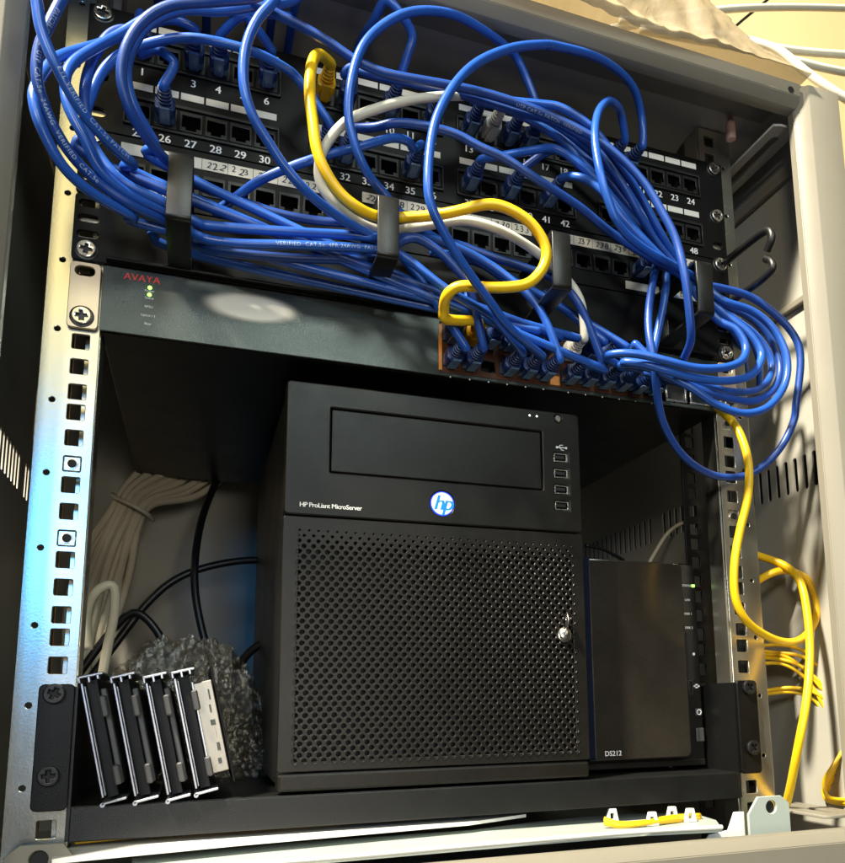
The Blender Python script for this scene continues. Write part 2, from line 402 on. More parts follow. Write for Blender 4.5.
# cage nuts in a few rail holes
nut = bmesh.new(); box(nut, -4.6, 4.6, 0.2, 5, -4.4, 4.4, 0.5, 1); 
nutm = shared(join(nut, lathe([(0.05, 3.3), (0.5, 3.3), (0.6, 2.4)], 14, at=(0, 0.2, 0))), ['nickel'], 40)
nuth = shared(lathe([(0, 2.5), (0.3, 2.5)], 14, at=(0, -0.42, 0)), ['cavity'])
for X, u, k in ((XC - 232.6, 2, 2), (XC - 232.6, 3, 2), (XC + 232.6, 2, 2), (XC + 232.6, 1, 0)):
    o = inst('cage_nut', nutm, (X, 1.2, hole_z(u, k)), cab)
    h = bpy.data.objects.new('thread', nuth); COL.objects.link(h); h.parent = o
# second, dark perforated strip behind the right rail
def strip(X0, X1, Y):
    holes = []
    for u in range(-3, 8):
        for k in range(3): holes.append(rect(X0 + 5, X0 + 13, hole_z(u, k) - 4.75, hole_z(u, k) + 4.75, 0.8, 2))
    return plate(rect(X0, X1, -340, 255), holes, 1.8, 0.2, front(Y))
obj('mounting_rail', strip(463, 486, 52), 'black_steel', cab)
obj('mounting_rail', strip(452, 480, 392), 'black_steel', cab)
# foot brackets of the rails, chamfered tabs with a hole
for s in (-1, 1):
    xc = XC + s * 230
    oc = [(xc - 18, -338), (xc + 18, -338), (xc + 18, -299), (xc + 11, -293.5), (xc - 9, -293.5), (xc - 18, -305)]
    if s < 0: oc = [(2 * xc - a, b) for a, b in oc][::-1]
    bm = plate(oc, [circ(xc + 2 * s, -301, 4.6, 16)], 2.2, 0.4, front(-19))
    box(bm, xc - 18, xc + 18, -17.8, 20, -340, -338, 0.4, 1)
    o = obj('foot_bracket', bm, 'tray_plastic' if s > 0 else 'cabinet_paint', cab)
    obj('bolt_hole', lathe([(0, 4.2), (0.5, 4.2)], 16, at=(xc + 2 * s, -17.4, -301)), 'cavity', o)
# slotted bracket plates along the sides
def slotted(z, x0, x1, y0, y1, ch):
    oc = [(x0, y1), (x0, y0 + 2), (x0 + 6, y0), (x1 - ch, y0), (x1, y0 + ch * 1.4), (x1, y1)]
    bm = plate(oc, [rect((x0 + x1) / 2 - 4, (x0 + x1) / 2 + 4, y0 + 12, y1 - 14, 3.8, 4)], 2.2, 0.3, lambda a, b, c: Vector((a, b, z + c)))
    return bm
obj('slotted_bracket', slotted(234, 503, 527, -46, 120, 8), 'cabinet_paint_lit', cab)
obj('slotted_bracket', slotted(-306, 494, 530, -50, 110, 10), 'cabinet_paint', cab)
obj('slotted_bracket', slotted(-306, -46, -14, -50, 110, 10), 'cabinet_paint', cab)
obj('wall_rib', B(536, 541, -30, 60, 212, 222, 1.2), 'cabinet_paint', cab)
obj('wall_rib', B(536, 541, -30, 60, 96, 102, 1.2), 'cabinet_paint', cab)
# bright folded flange of the base, under the shelf
pts = [onZ(u, v, -300) for u, v in ((52, 848), (240, 831), (470, 812), (520, 809), (526, 814), (470, 822), (240, 842), (52, 860))]
def slab(pts, t):
    bm = bmesh.new(); vs = [bm.verts.new(p) for p in pts]; f = bm.faces.new(vs)
    r = bmesh.ops.extrude_face_region(bm, geom=[f])
    for v in [g for g in r['geom'] if isinstance(g, bmesh.types.BMVert)]: v.co.z -= t
    bmesh.ops.recalc_face_normals(bm, faces=bm.faces); return bm
obj('base_flange', slab(pts, 2.0), 'white_plastic', cab)

# ================================================================== PATCH PANELS
def port_mesh():
    T = [(-5.6, -3.9), (-3.0, -3.9), (-3.0, -6.0), (3.0, -6.0), (3.0, -3.9), (5.6, -3.9), (5.6, 4.4), (-5.6, 4.4)]
    bm = plate(rect(-7.1, 7.1, -7.4, 6.9, 0.6, 2), [T], 2.2, 0.25, lambda a, b, c: Vector((a, 0.4 - c, b)))
    return shared(bm, ['port_black'])
def cav_mesh(w, z0, z1, d):
    bm = bmesh.new(); box(bm, -w, w, 1.2, d, z0, z1)
    for f in [f for f in bm.faces if f.normal.y < -0.5]: bm.faces.remove(f)
    bmesh.ops.reverse_faces(bm, faces=bm.faces); return shared(bm, ['cavity'])
def pins_mesh():
    bm = bmesh.new()
    for k in range(8): box(bm, -3.9 + k * 1.06, -3.4 + k * 1.06, 2.5, 8, 3.0, 3.3)
    return shared(bm, ['shield_copper'])
PORT, CAV, PINS = port_mesh(), cav_mesh(6.2, -6.6, 5.2, 14), pins_mesh()
GX = [33.3 + 15.52 * k for k in range(6)] + [149.3 + 15.52 * k for k in range(6)] + [255.8 + 15.52 * k for k in range(6)] + [371.7 + 15.52 * k for k in range(6)]
CXS = [32 + 16 * k for k in range(8)] + [185 + 16 * k for k in range(8)] + [332 + 16 * k for k in range(8)]
ZA, ZB, ZC = 196.0, 152.0, 109.0
def panel_plate(z0, z1, rows, ears):
    holes = [rect(x - 7, x + 7, z - 7.2, z + 6.7) for z, xs in rows for x in xs]
    for z in ears:
        for X in (8.75, 473.85): holes.append(rect(X - 5.5, X + 5.5, z - 3.2, z + 3.2, 3.1, 4))
    return plate(rect(0.5, 482.1, z0 + 0.4, z1 - 0.4, 1.5, 2), holes, 2.0, 0.25, front(-1.2))
def put_port(x, z, root):
    o = inst('port', PORT, (x, -2.3, z), root)
    for nm, me in (('socket', CAV),):
        c = bpy.data.objects.new(nm, me); COL.objects.link(c); c.parent = o
def label_mesh(w, h, mat): return shared(B(-w / 2, w / 2, -0.5, 0, -h / 2, h / 2, 0.12, 1), [mat])
LAB = label_mesh(14.2, 5.0, 'label_white')

pa = thing('patch_bay', 'black patch panel with printed white port numbers 1 to 48', 'patch panel', (XC, 0, 133.4))
obj('front_plate', panel_plate(133.35, 222.25, [(ZA, GX), (ZB, GX)], [215.9, 171.45, 146.05]), 'black_paint', pa)
for i, x in enumerate(GX):
    put_port(x, ZA, pa); put_port(x, ZB, pa)
    inst('label_strip', LAB, (x, -2.3, 214), pa); inst('label_strip', LAB, (x, -2.3, 170), pa)
    obj('port_number', text(bmesh.new(), str(i + 1), 7.6, x, -2.45, 180.7, bold=0.32), 'ink_white', pa)
    obj('port_number', text(bmesh.new(), str(i + 25), 7.6, x, -2.45, 136.6, bold=0.32), 'ink_white', pa)
for g in range(4):                                    # raised frame of each group of six ports
    x0, x1 = GX[g * 6] - 9.5, GX[g * 6 + 5] + 9.5
    for z in (ZA, ZB):
        obj('module_frame', plate(rect(x0, x1, z - 10.5, z + 10.2, 1, 2), [rect(x0 + 1.4, x1 - 1.4, z - 8.6, z + 8.2)], 1.8, 0.3, front(-3.0)), 'ring_black', pa)
for X in (8.75, 473.85):
    screw(X, -2.2, 215.9, pa)
screw(473.85, -2.2, 172.5, pa)

pc = thing('patch_bay', 'black patch panel with handwritten cream label strips 222 to 239, under the numbered one', 'patch panel', (XC, 0, 89))
obj('front_plate', panel_plate(88.9, 133.35, [(ZC, CXS)], [127.0, 101]), 'black_paint', pc)
for x in CXS: put_port(x, ZC, pc)
wr = bmesh.new()
hand = {3: '222', 4: '223', 5: '224', 6: '225', 7: '226', 8: '227', 9: '228', 10: '229', 11: '22', 12: '211', 13: '23', 14: '230', 15: '235', 16: '236', 17: '237', 18: '238', 19: '239', 20: '240', 21: '241', 22: '242', 23: '243'}
for g in range(3):
    x0, x1 = CXS[g * 8] - 8, CXS[g * 8 + 7] + 8
    obj('label_strip', B(x0, x1, -2.9, -2.3, 120.4, 128.2, 0.15, 1), 'label_cream', pc)
    for k in range(1, 8): box(wr, x0 + 16 * k - 0.15, x0 + 16 * k + 0.15, -2.98, -2.92, 120.6, 128)
for k, s in hand.items():
    random.seed(k); hb = bmesh.new()
    for q, ch in enumerate(s):
        c_ = text_mesh(ch, random.uniform(5.8, 7.2), shear=random.uniform(-0.05, 0.4)); rz = random.uniform(-0.22, 0.22); sx = random.uniform(0.8, 1.05)
        c2 = c_.copy()
        for v in c2.verts: v.co.x += 0.24; v.co.y += random.uniform(-.05, .12); v.co.z += 0.02
        c_ = join(c_, c2); ox = CXS[k] + (q - (len(s) - 1) / 2) * random.uniform(3.7, 4.3) + random.uniform(-.4, .4); oz = 124.2 + random.uniform(-.7, .7)
        for v in c_.verts:
            a_, b2_ = v.co.x * sx, v.co.y; v.co = Vector((ox + a_ * math.cos(rz) - b2_ * math.sin(rz), -3.0 - v.co.z, oz + a_ * math.sin(rz) + b2_ * math.cos(rz)))
        join(hb, c_)
    obj('handwriting', hb, 'ink_dark', pc)
# lower labels
for x0, x1, s in ((34, 64, 'PHONES'), (384, 414, ''), (424, 452, 'DSL')):
    obj('label_strip', B(x0, x1, -2.9, -2.3, 92.2, 98.8, 0.15, 1), 'label_white', pc)
    if s: obj('handwriting', text(bmesh.new(), s, 5.6, (x0 + x1) / 2, -3.0, 95.4, bold=0.1, space=1.05), 'ink_dark', pc)
obj('strip_dividers', wr, 'ink_dark', pc)
for X in (8.75, 473.85): screw(X, -2.2, 129.0, pc)
# open wire hook on the panel's right ear
hk = bmesh.new()
tube(hk, [(478, -2, 131), (478, -22, 131), (478, -48, 130), (478, -58, 127), (478, -60, 119), (478, -54, 112)], 3.1, 12)
tube(hk, [(478, -52, 107), (478, -58, 101), (478, -58, 95), (478, -48, 93), (478, -22, 94), (478, -2, 94)], 3.1, 12)
obj('cable_hook', hk, 'port_black', pc, smooth=50)

# cable management panel with four strip rings
mg = thing('cable_manager', 'black cable management panel with four square strip rings, above the switch', 'cable manager', (XC, 0, 44.6))
hs = []
for X in (8.75, 473.85):
    for z in (82.5, 72.5, 62, 51.5): hs.append(rect(X - 6, X + 6, z - 2.4, z + 2.4, 2.3, 4))
obj('front_plate', plate(rect(0.5, 482.1, 44.9, 88.5, 2.2, 3), hs, 2.0, 0.3, front(-1.2)), 'black_paint', mg)
for X in (8.75, 473.85): screw(X, -2.2, 51.5, mg)
obj('fold', B(20, 462, -8, -2.3, 45.2, 47.0, 0.5), 'black_paint', mg)
for x0 in (55.2, 175.6, 293.8, 407.2):
    x1 = x0 + 13.6
    oc = rect(-61.5, -2.4, 46.6, 88.6, 3.0, 3); ic = rect(-59.3, -2.0, 48.8, 86.4, 1.6, 3)
    bm = plate(oc, [ic], x1 - x0, 0.5, lambda a, b, c, xm=(x0 + x1) / 2: Vector((xm + c, a, b)))
    obj('cable_ring', bm, 'ring_black', mg)

# ================================================================== SWITCH
sw = thing('network_switch', 'dark grey rack network switch with two rows of ports and golden mounting ear', 'network switch', (XC, 160, 0.8))
SX = [240.5 + 14.2 * k for k in range(6)] + [331.5 + 14.2 * k for k in range(6)]
ZS1, ZS0 = 31.0, 12.5
hol = [rect(233, 408.5, 3.6, 40.6), rect(412, 470 - 8, 4, 22)]
obj('front_plate', plate(rect(18.5, 465.5, 1.2, 43.6, 0.8, 2), hol, 2.0, 0.4, front(-1.0)), 'switch_grey', sw)
b_ = bmesh.new(); box(b_, 19.5, 464.5, 0.4, 318, 0.9, 42.8, 0.6)
for f in [f for f in b_.faces if f.normal.y < -0.9]: b_.faces.remove(f)
obj('case', b_, 'black_steel', sw)
obj('port_block', plate(rect(233.3, 408.2, 3.9, 40.3), [rect(x - 5.9, x + 5.9, z - 4.6, z + 4.6) for x in SX for z in (ZS0, ZS1)], 2.2, 0.2, front(-0.6)), 'shield_copper', sw, label='copper coloured shield of the port block')
for xa, xb in ((233.6, 234.4), (318.6, 324.8)): obj('shield_tab', B(xa - 1.6, xb, -2.4, -1.9, 5, 39 if xa < 300 else 12), 'shield_orange', sw)
PORT2 = shared(plate(rect(-5.85, 5.85, -4.6, 4.6), [[(-5, -3.6), (-2.6, -3.6), (-2.6, -4.3), (2.6, -4.3), (2.6, -3.6), (5, -3.6), (5, 3.9), (-5, 3.9)]], 1.6, 0.1, lambda a, b, c: Vector((a, 0.8 - c, b))), ['port_black'])
CAV2 = cav_mesh(5.7, -4.5, 4.5, 13)
for x in SX:
    for z in (ZS0, ZS1):
        o = inst('port', PORT2, (x, -1.5, z), sw)
        c = bpy.data.objects.new('socket', CAV2); COL.objects.link(c); c.parent = o
led = bmesh.new()
for x in SX: text(led, '.', 9, x, -2.1, 2.9)
obj('port_marks', led, 'ink_white', sw)
for x in (425, 447):
    o = obj('module_cage', plate(rect(x - 9.5, x + 9.5, 4.5, 21.5), [rect(x - 8, x + 8, 6, 20)], 7, 0.3, front(1.0)), 'nickel', sw)
    bm = B(x - 8, x + 8, 0.5, 12, 6, 20)
    obj('cavity', bm, 'cavity', o)
obj('module_divider', B(415.3, 434.7, -2.2, -1.6, 21.8, 23.4), 'shield_copper', sw)
for X0, X1 in ((0.6, 17.6), (465.6, 482.2)):
    xc = 8.75 if X0 < 100 else 473.85
    bm = plate(rect(X0, X1, 1.0, 43.4, 2.6, 3), [rect(xc - 5.5, xc + 5.5, 34.6, 41.0, 3.1, 4), rect(xc - 5.5, xc + 5.5, 3.2, 9.6, 3.1, 4)], 2.0, 0.35, front(-1.2))
    obj('mounting_ear', bm, 'ear_zinc', sw)
    screw(xc, -2.2, 8.2, sw)
mk = text(bmesh.new(), 'AVAYA', 6.3, 40.5, -2.25, 38.3, space=1.05, bold=0.2)
obj('lettering', mk, 'ink_red', sw, label='red lettering AVAYA')
for z in (33.2, 28.6):
    o = obj('status_light', lathe([(0, 1.25), (0.5, 1.1)], 14, at=(45.2, -2.0, z)), 'led_green', sw)
mk = bmesh.new()
for s, z in (('Power', 31.1), ('Status', 26.4), ('RPSU', 20.6), ('Uplink / 1', 14.8), ('Base', 9.4)): text(mk, s, 2.1, 45.2, -2.25, z - 0.2)
obj('captions', mk, 'ink_white', sw)
obj('sticker', B(70, 142, -2.45, -2.05, 17.5, 42.2), 'sticker', sw, label='blank pale smudged sticker')

# ================================================================== SHELF
sh = thing('rack_shelf', 'black steel rack shelf carrying the boxes, held by an ear bracket at each side', 'shelf', (XC, 170, -297))
ZT = -277.6
obj('tray', B(19.5, 463, 2.4, 350, -279.6, ZT, 0.5), 'black_steel', sh)
obj('front_lip', B(20, 462.6, 0.0, 2.2, -296.5, -277.9, 0.6), 'black_steel', sh)
for s in (-1, 1):
    x = sorted((XC + s * 221.3, XC + s * 223.2))
    bm = bmesh.new(); v = [bm.verts.new((x[0], a, b)) for a, b in ((0.5, -296), (0.5, -212), (30, -212), (330, -262), (350, -279), (350, -296))]
    f = bm.faces.new(v); r_ = bmesh.ops.extrude_face_region(bm, geom=[f])
    for q in [g for g in r_['geom'] if isinstance(g, bmesh.types.BMVert)]: q.co.x = x[1]
    bmesh.ops.recalc_face_normals(bm, faces=bm.faces)
    obj('side_wall', bm, 'black_steel', sh)
    xx = sorted((XC + s * 222.5, XC + s * 240.6))
    obj('ear_bracket', plate(rect(*xx, -279, -210.5, 3, 3), [], 2.4, 0.5, front(-1.3)), 'black_paint', sh)
    for z in (hole_z(5, 2), hole_z(6, 2)): screw(XC + s * 232.6, -2.5, z, sh, SCREW_B)

# ================================================================== MICRO SERVER
sv = thing('mini_server', 'black cube server with perforated lower door and glowing round logo, on the shelf', 'server', (235, 130, ZT))
x0, x1, zt, zb = 129.8, 340.6, -14.5, ZT
obj('case', B(x0 + 1.5, x1 - 1.5, 14, 262, zb + 4, zt - 2, 2.0), 'black_steel', sv)
bz = plate(rect(x0, x1, -104.2, zt, 3.0, 3), [rect(158.8, 310.4, -74.6, -30.6, 0.8, 2)] + [rect(319.6, 331.0, z - 3.2, z + 3.2) for z in (-49, -61, -73, -85)] + [circ(235, -90, 8.4, 30), circ(323.6, -19.4, 2.8, 16)], 13, 1.0, front(7))
bzo = obj('front_bezel', bz, 'bezel_black', sv)
obj('drive_bay_cover', B(159.5, 309.7, 1.2, 8, -73.9, -31.3, 0.7), 'bezel_black', sv)
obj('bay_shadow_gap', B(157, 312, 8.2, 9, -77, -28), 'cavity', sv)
for z in (-49, -61, -73, -85):
    o = obj('usb_socket', plate(rect(319.8, 330.8, z - 3.1, z + 3.1), [rect(320.5, 329.6, z - 2.4, z + 2.4)], 6, 0.1, front(4)), 'nickel', sv)
    obj('tongue', B(320.8, 328.4, 1.6, 8, z - 0.8, z + 1.6), 'port_black', o)
obj('port_backing', B(318, 333, 7.2, 8.2, -90, -44), 'cavity', sv)
# glowing logo
lg = obj('logo_badge', lathe([(0, 7.7), (2.0, 7.7), (2.5, 7.3)], 32, at=(235, 3.0, -90)), 'logo_glow', sv, smooth=40, label='round glowing white and blue logo')
obj('rim', plate(circ(235, -90, 8.3, 32), [circ(235, -90, 7.75, 32)], 2.2, 0.1, front(1.6)), 'logo_rim', lg)
t_ = text_mesh('hp', 15.0, shear=0.28, space=0.86); t2 = t_.copy()
for v in t2.verts: v.co.x += 0.75; v.co.z += 0.01
t_ = join(t_, t2)
for v in t_.verts: v.co = Vector((235 + v.co.x, 0.4 - v.co.z, -90.0 + v.co.y))
obj('lettering', t_, 'logo_blue', lg)
tx = text(bmesh.new(), 'HP ProLiant MicroServer', 4.3, 139.5, 0.42, -97.5, bold=0.12, align='LEFT', space=0.92)
obj('lettering', tx, 'ink_white', sv)
us = bmesh.new()                                      # usb trident mark
box(us, 322.0, 329.4, 0.2, 0.45, -41.8, -41.2); box(us, 329.0, 330.2, 0.2, 0.45, -42.3, -40.7)
tube(us, [(323.5, 0.4, -41.5), (324.8, 0.4, -39.8), (327, 0.4, -39.6)], 0.28, 6); tube(us, [(324.5, 0.4, -41.5), (325.8, 0.4, -43.2), (327.6, 0.4, -43.4)], 0.28, 6)
join(us, lathe([(0, 0.9), (0.2, 0.9)], 12, at=(322.2, 0.45, -41.5)))
obj('usb_mark', us, 'ink_white', sv)
for x in (301.2, 306.8): obj('status_light', lathe([(0, 0.8), (0.3, 0.6)], 10, at=(x, 0.45, -19.6)), 'led_white', sv)
obj('power_button', lathe([(0, 2.6), (5.0, 2.6), (5.6, 2.0)], 18, at=(323.6, 5.6, -19.4)), 'nickel', sv, smooth=40)
# perforated door: hexagonal cells round every hole
def perforated(xa, xb, za, zb_, a, b, y, depth):
    bm = bmesh.new(); nr = int(round((zb_ - za) / b)); nc = int(round((xb - xa) / a))
    zt_ = (a * a / 4 + b * b) / (2 * b); zs = zt_ - (a / 2) ** 2 / b
    hexa = [(a / 2, -zs), (a / 2, zs), (0, zt_), (-a / 2, zs), (-a / 2, -zs), (0, -zt_)]
    out12 = []
    for i in range(6):
        p, q = hexa[i], hexa[(i + 1) % 6]; out12 += [p, ((p[0] + q[0]) / 2, (p[1] + q[1]) / 2)]
    ang = [math.atan2(q, p) for p, q in out12]
    for r in range(nr + 1):
        z = zb_ - r * b; off = (a / 2) if r % 2 else 0.0
        rad = 1.90 * (0.50 + 0.14 * r if r < 4 else 1.0)
        for c in range(nc if r % 2 else nc + 1):
            x = xa + c * a + off
            o_ = [bm.verts.new((x + p, y, z + q)) for p, q in out12]
            h_ = [bm.verts.new((x + rad * math.cos(t), y, z + rad * math.sin(t))) for t in ang]
            ri = rad - 0.38
            m_ = [bm.verts.new((x + ri * math.cos(t), y + 0.4, z + ri * math.sin(t))) for t in ang]
            d_ = [bm.verts.new((x + ri * math.cos(t), y + depth, z + ri * math.sin(t))) for t in ang]
            for k in range(12):
                n = (k + 1) % 12
                bm.faces.new((o_[k], o_[n], h_[n], h_[k])); bm.faces.new((h_[k], h_[n], m_[n], m_[k])); bm.faces.new((m_[k], m_[n], d_[n], d_[k]))
    bmesh.ops.remove_doubles(bm, verts=bm.verts, dist=0.02)
    bmesh.ops.recalc_face_normals(bm, faces=bm.faces)
    f = max(bm.faces, key=lambda f: -f.calc_center_median().y)
    if f.normal.y > 0: bmesh.ops.reverse_faces(bm, faces=bm.faces)
    return bm, (xa - 0.1, xa + nc * a + 0.1, zb_ - nr * b, zb_)
pbm, ext = perforated(140.2, 330.6, -257.8, -114.2, 5.95, 3.42, 0.4, 1.2)
dr = obj('door', plate(rect(x0, x1, -264, -105.2, 1.5, 2), [rect(ext[0], ext[1], ext[2], ext[3])], 3, 0.6, front(2.2)), 'bezel_black', sv)
obj('perforated_sheet', pbm, 'bezel_black', dr)
obj('backing', B(134, 336, 8.5, 9.5, -262, -108), 'cavity', dr)
lk = obj('lock', lathe([(0, 5.4), (2.4, 5.2), (2.6, 4.2), (4.2, 4.0), (4.6, 3.2)], 24, at=(323.3, 1.4, -178.3)), 'nickel', dr, smooth=40)
bm = bmesh.new(); join(bm, plate([(-1.0, 0), (1.0, 0), (1.4, 5), (4.0, 9), (4.0, 14), (-1.5, 15.5), (-4.0, 11), (-1.2, 5)], [circ(0.4, 11.2, 1.2, 10)], 1.4, 0.25))
Mk = Matrix.Translation((323.6, -3.0, -178.3)) @ Matrix.Rotation(math.radians(100), 4, 'X') @ Matrix.Rotation(math.radians(78), 4, 'Y')
bmesh.ops.transform(bm, matrix=Mk, verts=bm.verts); obj('key', bm, 'nickel', sv)
obj('bottom_strip', B(x0 + 0.5, x1 - 0.5, 1.2, 14, zb + 1.5, -264.8, 2.0), 'bezel_black', sv)
for x in (142, 328): obj('foot', lathe([(0, 7), (3.6, 7)], 16, 'Z', (x, 40, zb)), 'port_black', sv)

# ================================================================== NAS
ns = thing('disk_station', 'small black two bay storage box with smooth brownish door, between server and rail', 'storage box', (412, 160, ZT))
nx0, nx1, nz0, nz1, ny = 350, 459.5, ZT, -115.6, 36
DX = onY(687, 660, ny - 10).x; CXN = onY(698, 650, ny).x
obj('case', B(nx0, nx1, ny + 6, ny + 228, nz0 + 3, nz1, 3, 3), 'bezel_black', ns)
obj('front_frame', plate(rect(nx0, nx1, nz0 + 2.6, nz1 + 0.2, 4, 4), [], 12, 1.5, front(ny + 6)), 'bezel_black', ns)
door = plate([(nx0 + 3.5, -267.5)] + rect(360, DX, -267.5, -117.5, 5, 5)[0:12] + [(nx0 + 3.5, -117.5)], [], 9, 1.0, front(ny - 5.4))
obj('door', door, 'nas_door', ns, smooth=35)
obj('door_edge', B(nx0 + 1.2, nx0 + 9, ny - 11, ny - 0.6, -267, -116.5, 1.5), 'nas_side', ns, label='glossy dark blue edge of the door')
obj('base_step', B(nx0 + 2, nx1 - 2, ny - 3, ny, nz0 + 3, -269.5, 0.8), 'bezel_black', ns)
for k, z in enumerate((-133.6, -145.2, -156.4, -167.6)):
    obj('status_light', B(nx1 - 4, nx1 - 1.6, ny - 0.9, ny - 0.2, z - (1.0 if k == 0 else 0.35), z + (1.0 if k == 0 else 0.35)), 'led_green' if k == 0 else 'port_black', ns)
tx = bmesh.new()
for s, z in (('STATUS', -133.6), ('LAN', -145.2), ('DISK 1', -156.4), ('DISK 2', -167.6)): text(tx, s, 2.5, nx1 - 8.8, ny - 0.25, z, bold=0.1)
obj('captions', tx, 'ink_white', ns)
obj('lettering', text(bmesh.new(), 'DS212', 5.2, 372.5, ny - 10.2, -262.6, bold=0.15), 'ink_white', ns)
obj('card_slot', B(446.8, 449.2, ny - 0.7, ny, -208, -172, 0.2, 1), 'cavity', ns)
o = obj('usb_socket', plate(rect(446.6, 450.8, -221, -209, 0.4, 2), [rect(447.5, 449.9, -219.8, -210.2)], 1.2, 0.1, front(ny - 0.5)), 'port_black', ns)
mk = bmesh.new(); join(mk, lathe([(0, 1.2), (0.2, 1.2)], 12, at=(453.7, ny - 0.3, -188.5)))
box(mk, 452.0, 457.4, ny - 0.5, ny - 0.25, -214.4, -213.2); box(mk, 453.4, 455.8, ny - 0.5, ny - 0.25, -215.4, -212.2)
obj('marks', mk, 'ink_white', ns)
o = obj('copy_button', B(451.8, 457.8, ny - 1.4, ny, -237, -231, 0.8), 'caddy_grey', ns)
obj('ring', plate(circ(454.8, -234, 2.2, 16), [circ(454.8, -234, 1.6, 16)], 0.4, 0, front(ny - 1.6)), 'ink_white', o)
obj('power_button', B(451.2, 458.8, ny - 1.6, ny, -257, -246, 1.0), 'caddy_grey', ns)
for x in (364, 446): obj('foot', lathe([(0, 6), (3.4, 6)], 14, 'Z', (x, ny + 30, ZT)), 'port_black', ns)

# ================================================================== DRIVE CADDIES
# px of the front faces: four open drive cages leaning side by side
def caddy(xb, lean, y, label, last=False):
    root = thing('drive_caddy', label, 'drive caddy', (xb, y + 50, ZT), 'drive caddies leaning on the shelf')
    H, Wd, D = 72.5, 13.2, 100
    z0 = ZT + (0.4 if not last else 3.0)
    M = Matrix.Translation((xb, y, z0)) @ Matrix.Rotation(math.radians(-lean), 4, 'Y')
    def part(nm, m, *bx_, bev=0.3, parent=root):
        bm = bmesh.new(); box(bm, *bx_, bev, 1); bmesh.ops.transform(bm, matrix=M, verts=bm.verts); return obj(nm, bm, m, parent)
    part('side_plate', 'caddy_metal', 0.2, 1.5, 0, D, 4, H - 4)
    part('side_rib', 'caddy_metal', 1.9, 2.7, -0.8, D - 4, 5, H - 6)
    part('body', 'caddy_black', 2.9, 8.6, 4, D - 1, 3, H - 3)
    part('drive', 'drive_metal' if last else 'caddy_grey', 8.9, 12.2 + (8.5 if last else 0), 6.5, D - 2, 9, H - 9, bev=0.6)
    for za, zb_ in ((H - 25, H - 13), (9, 20)): part('latch', 'caddy_grey', 8.0, 11.6, -0.6, 5.8, za, zb_, bev=0.8)
    # bent top and bottom edges with hooked ends
    for zz, nm, s in ((H - 1.2, 'top_edge', 1), (0.2, 'bottom_edge', -1)):
        bm = bmesh.new(); box(bm, -0.6, Wd - 0.6, -1.0, D, zz, zz + 1.3, 0.4, 1); box(bm, -0.6, 0.6, -1.0, D, zz - 2.6 if s > 0 else zz - 0.3, zz + 1.2, 0.3, 1)
        if s > 0: box(bm, 4.4, 5.6, -1.2, 8, zz - 3, zz + 0.1, 0.2, 1); box(bm, 9.0, 10.2, -1.2, 8, zz - 2.2, zz + 0.1, 0.2, 1)
        else: tube(bm, [(0, -1, 0.2), (0, 30, 0.2)], 1.3, 8, 2)
        bmesh.ops.transform(bm, matrix=M, verts=bm.verts); obj(nm, bm, 'caddy_metal', root)
    if last:
        for q in range(6): part('chip', 'caddy_grey', 15.5 + 0.9 * (q % 3), 17.4 + 0.8 * (q % 2), 6.0, 6.6, 14 + 7.6 * q, 17.4 + 7.6 * q + 1.5 * (q % 3), bev=0.1)
        part('side_edge', 'caddy_metal', 9.1, 10.4, 4.6, 6.4, 8.5, H - 8)
    if last: part('end_wall', 'caddy_black', 21.4, 22.4, 2, D, 2, H - 1)
    return root
caddy(36.5, 13.0, -4, 'drive caddy at the end of the row beside the black shelf bracket')
caddy(53.0, 13.0, -4, 'drive caddy second from the black shelf bracket')
caddy(70.0, 13.0, -4, 'drive caddy third from the black shelf bracket')
caddy(85.0, 13.0, -3, 'wider drive caddy with a bare metal drive showing, beside the bubble wrap', True)

# crumpled bubble wrap behind the caddies
def blob(cx, cy, cz, rx, ry, rz, seg, amp, freq, seed, flat=None, pw=1.0):
    from mathutils import noise
    bm = bmesh.new(); bmesh.ops.create_icosphere(bm, subdivisions=seg, radius=1)
    o_ = Vector((seed * 3.1, seed * 1.7, seed))
    for v in bm.verts:
        n = v.co.normalized(); k = 1
        for f, a in ((freq, amp), (freq * 2.3, amp * 0.55), (freq * 5, amp * 0.3)):
            k += a * (1 - 2.0 * abs(noise.noise(n * f + o_)))
        v.co = Vector((cx + n.x * rx * k, cy + n.y * ry * k, cz + n.z * rz * k))
        if flat is not None and v.co.z < flat: v.co.z = flat + random.uniform(0, 0.4)
    return bm
bwp = thing('bubble_wrap', 'crumpled clear bubble wrap bunched behind the drive caddies', 'bubble wrap', (88, 115, ZT))
from mathutils import noise as _n
def wrap_at(a, b, y0, seed):
    """a: -1..1 across, b: 0..1 up: a loosely crumpled sheet standing behind the caddies"""
    hh = 104 * (1 - (0.30 if a < 0 else 0.55) * abs(a) ** 3) * (1 + 0.06 * _n.noise(Vector((a * 3, seed, 1))))
    x = 76 + 62 * a + 5 * b * (0.5 - a); z = ZT + 0.6 + hh * b
    y = y0 + 16 * a * a + 34 * b ** 3
    p = Vector((a * 2.6, b * 2.2, seed))
    f = (1 - 2.4 * abs(_n.noise(p * 1.5))) * 9 + (1 - 2.4 * abs(_n.noise(p * 3.7 + Vector((4, 2, 1))))) * 4 + _n.noise(p * 9) * 1.6
    f *= min(1, b * 6 + 0.2)
    return Vector((x + 0.5 * f * _n.noise(p * 2 + Vector((9, 9, 9))), y - f, z + 0.35 * f * b))
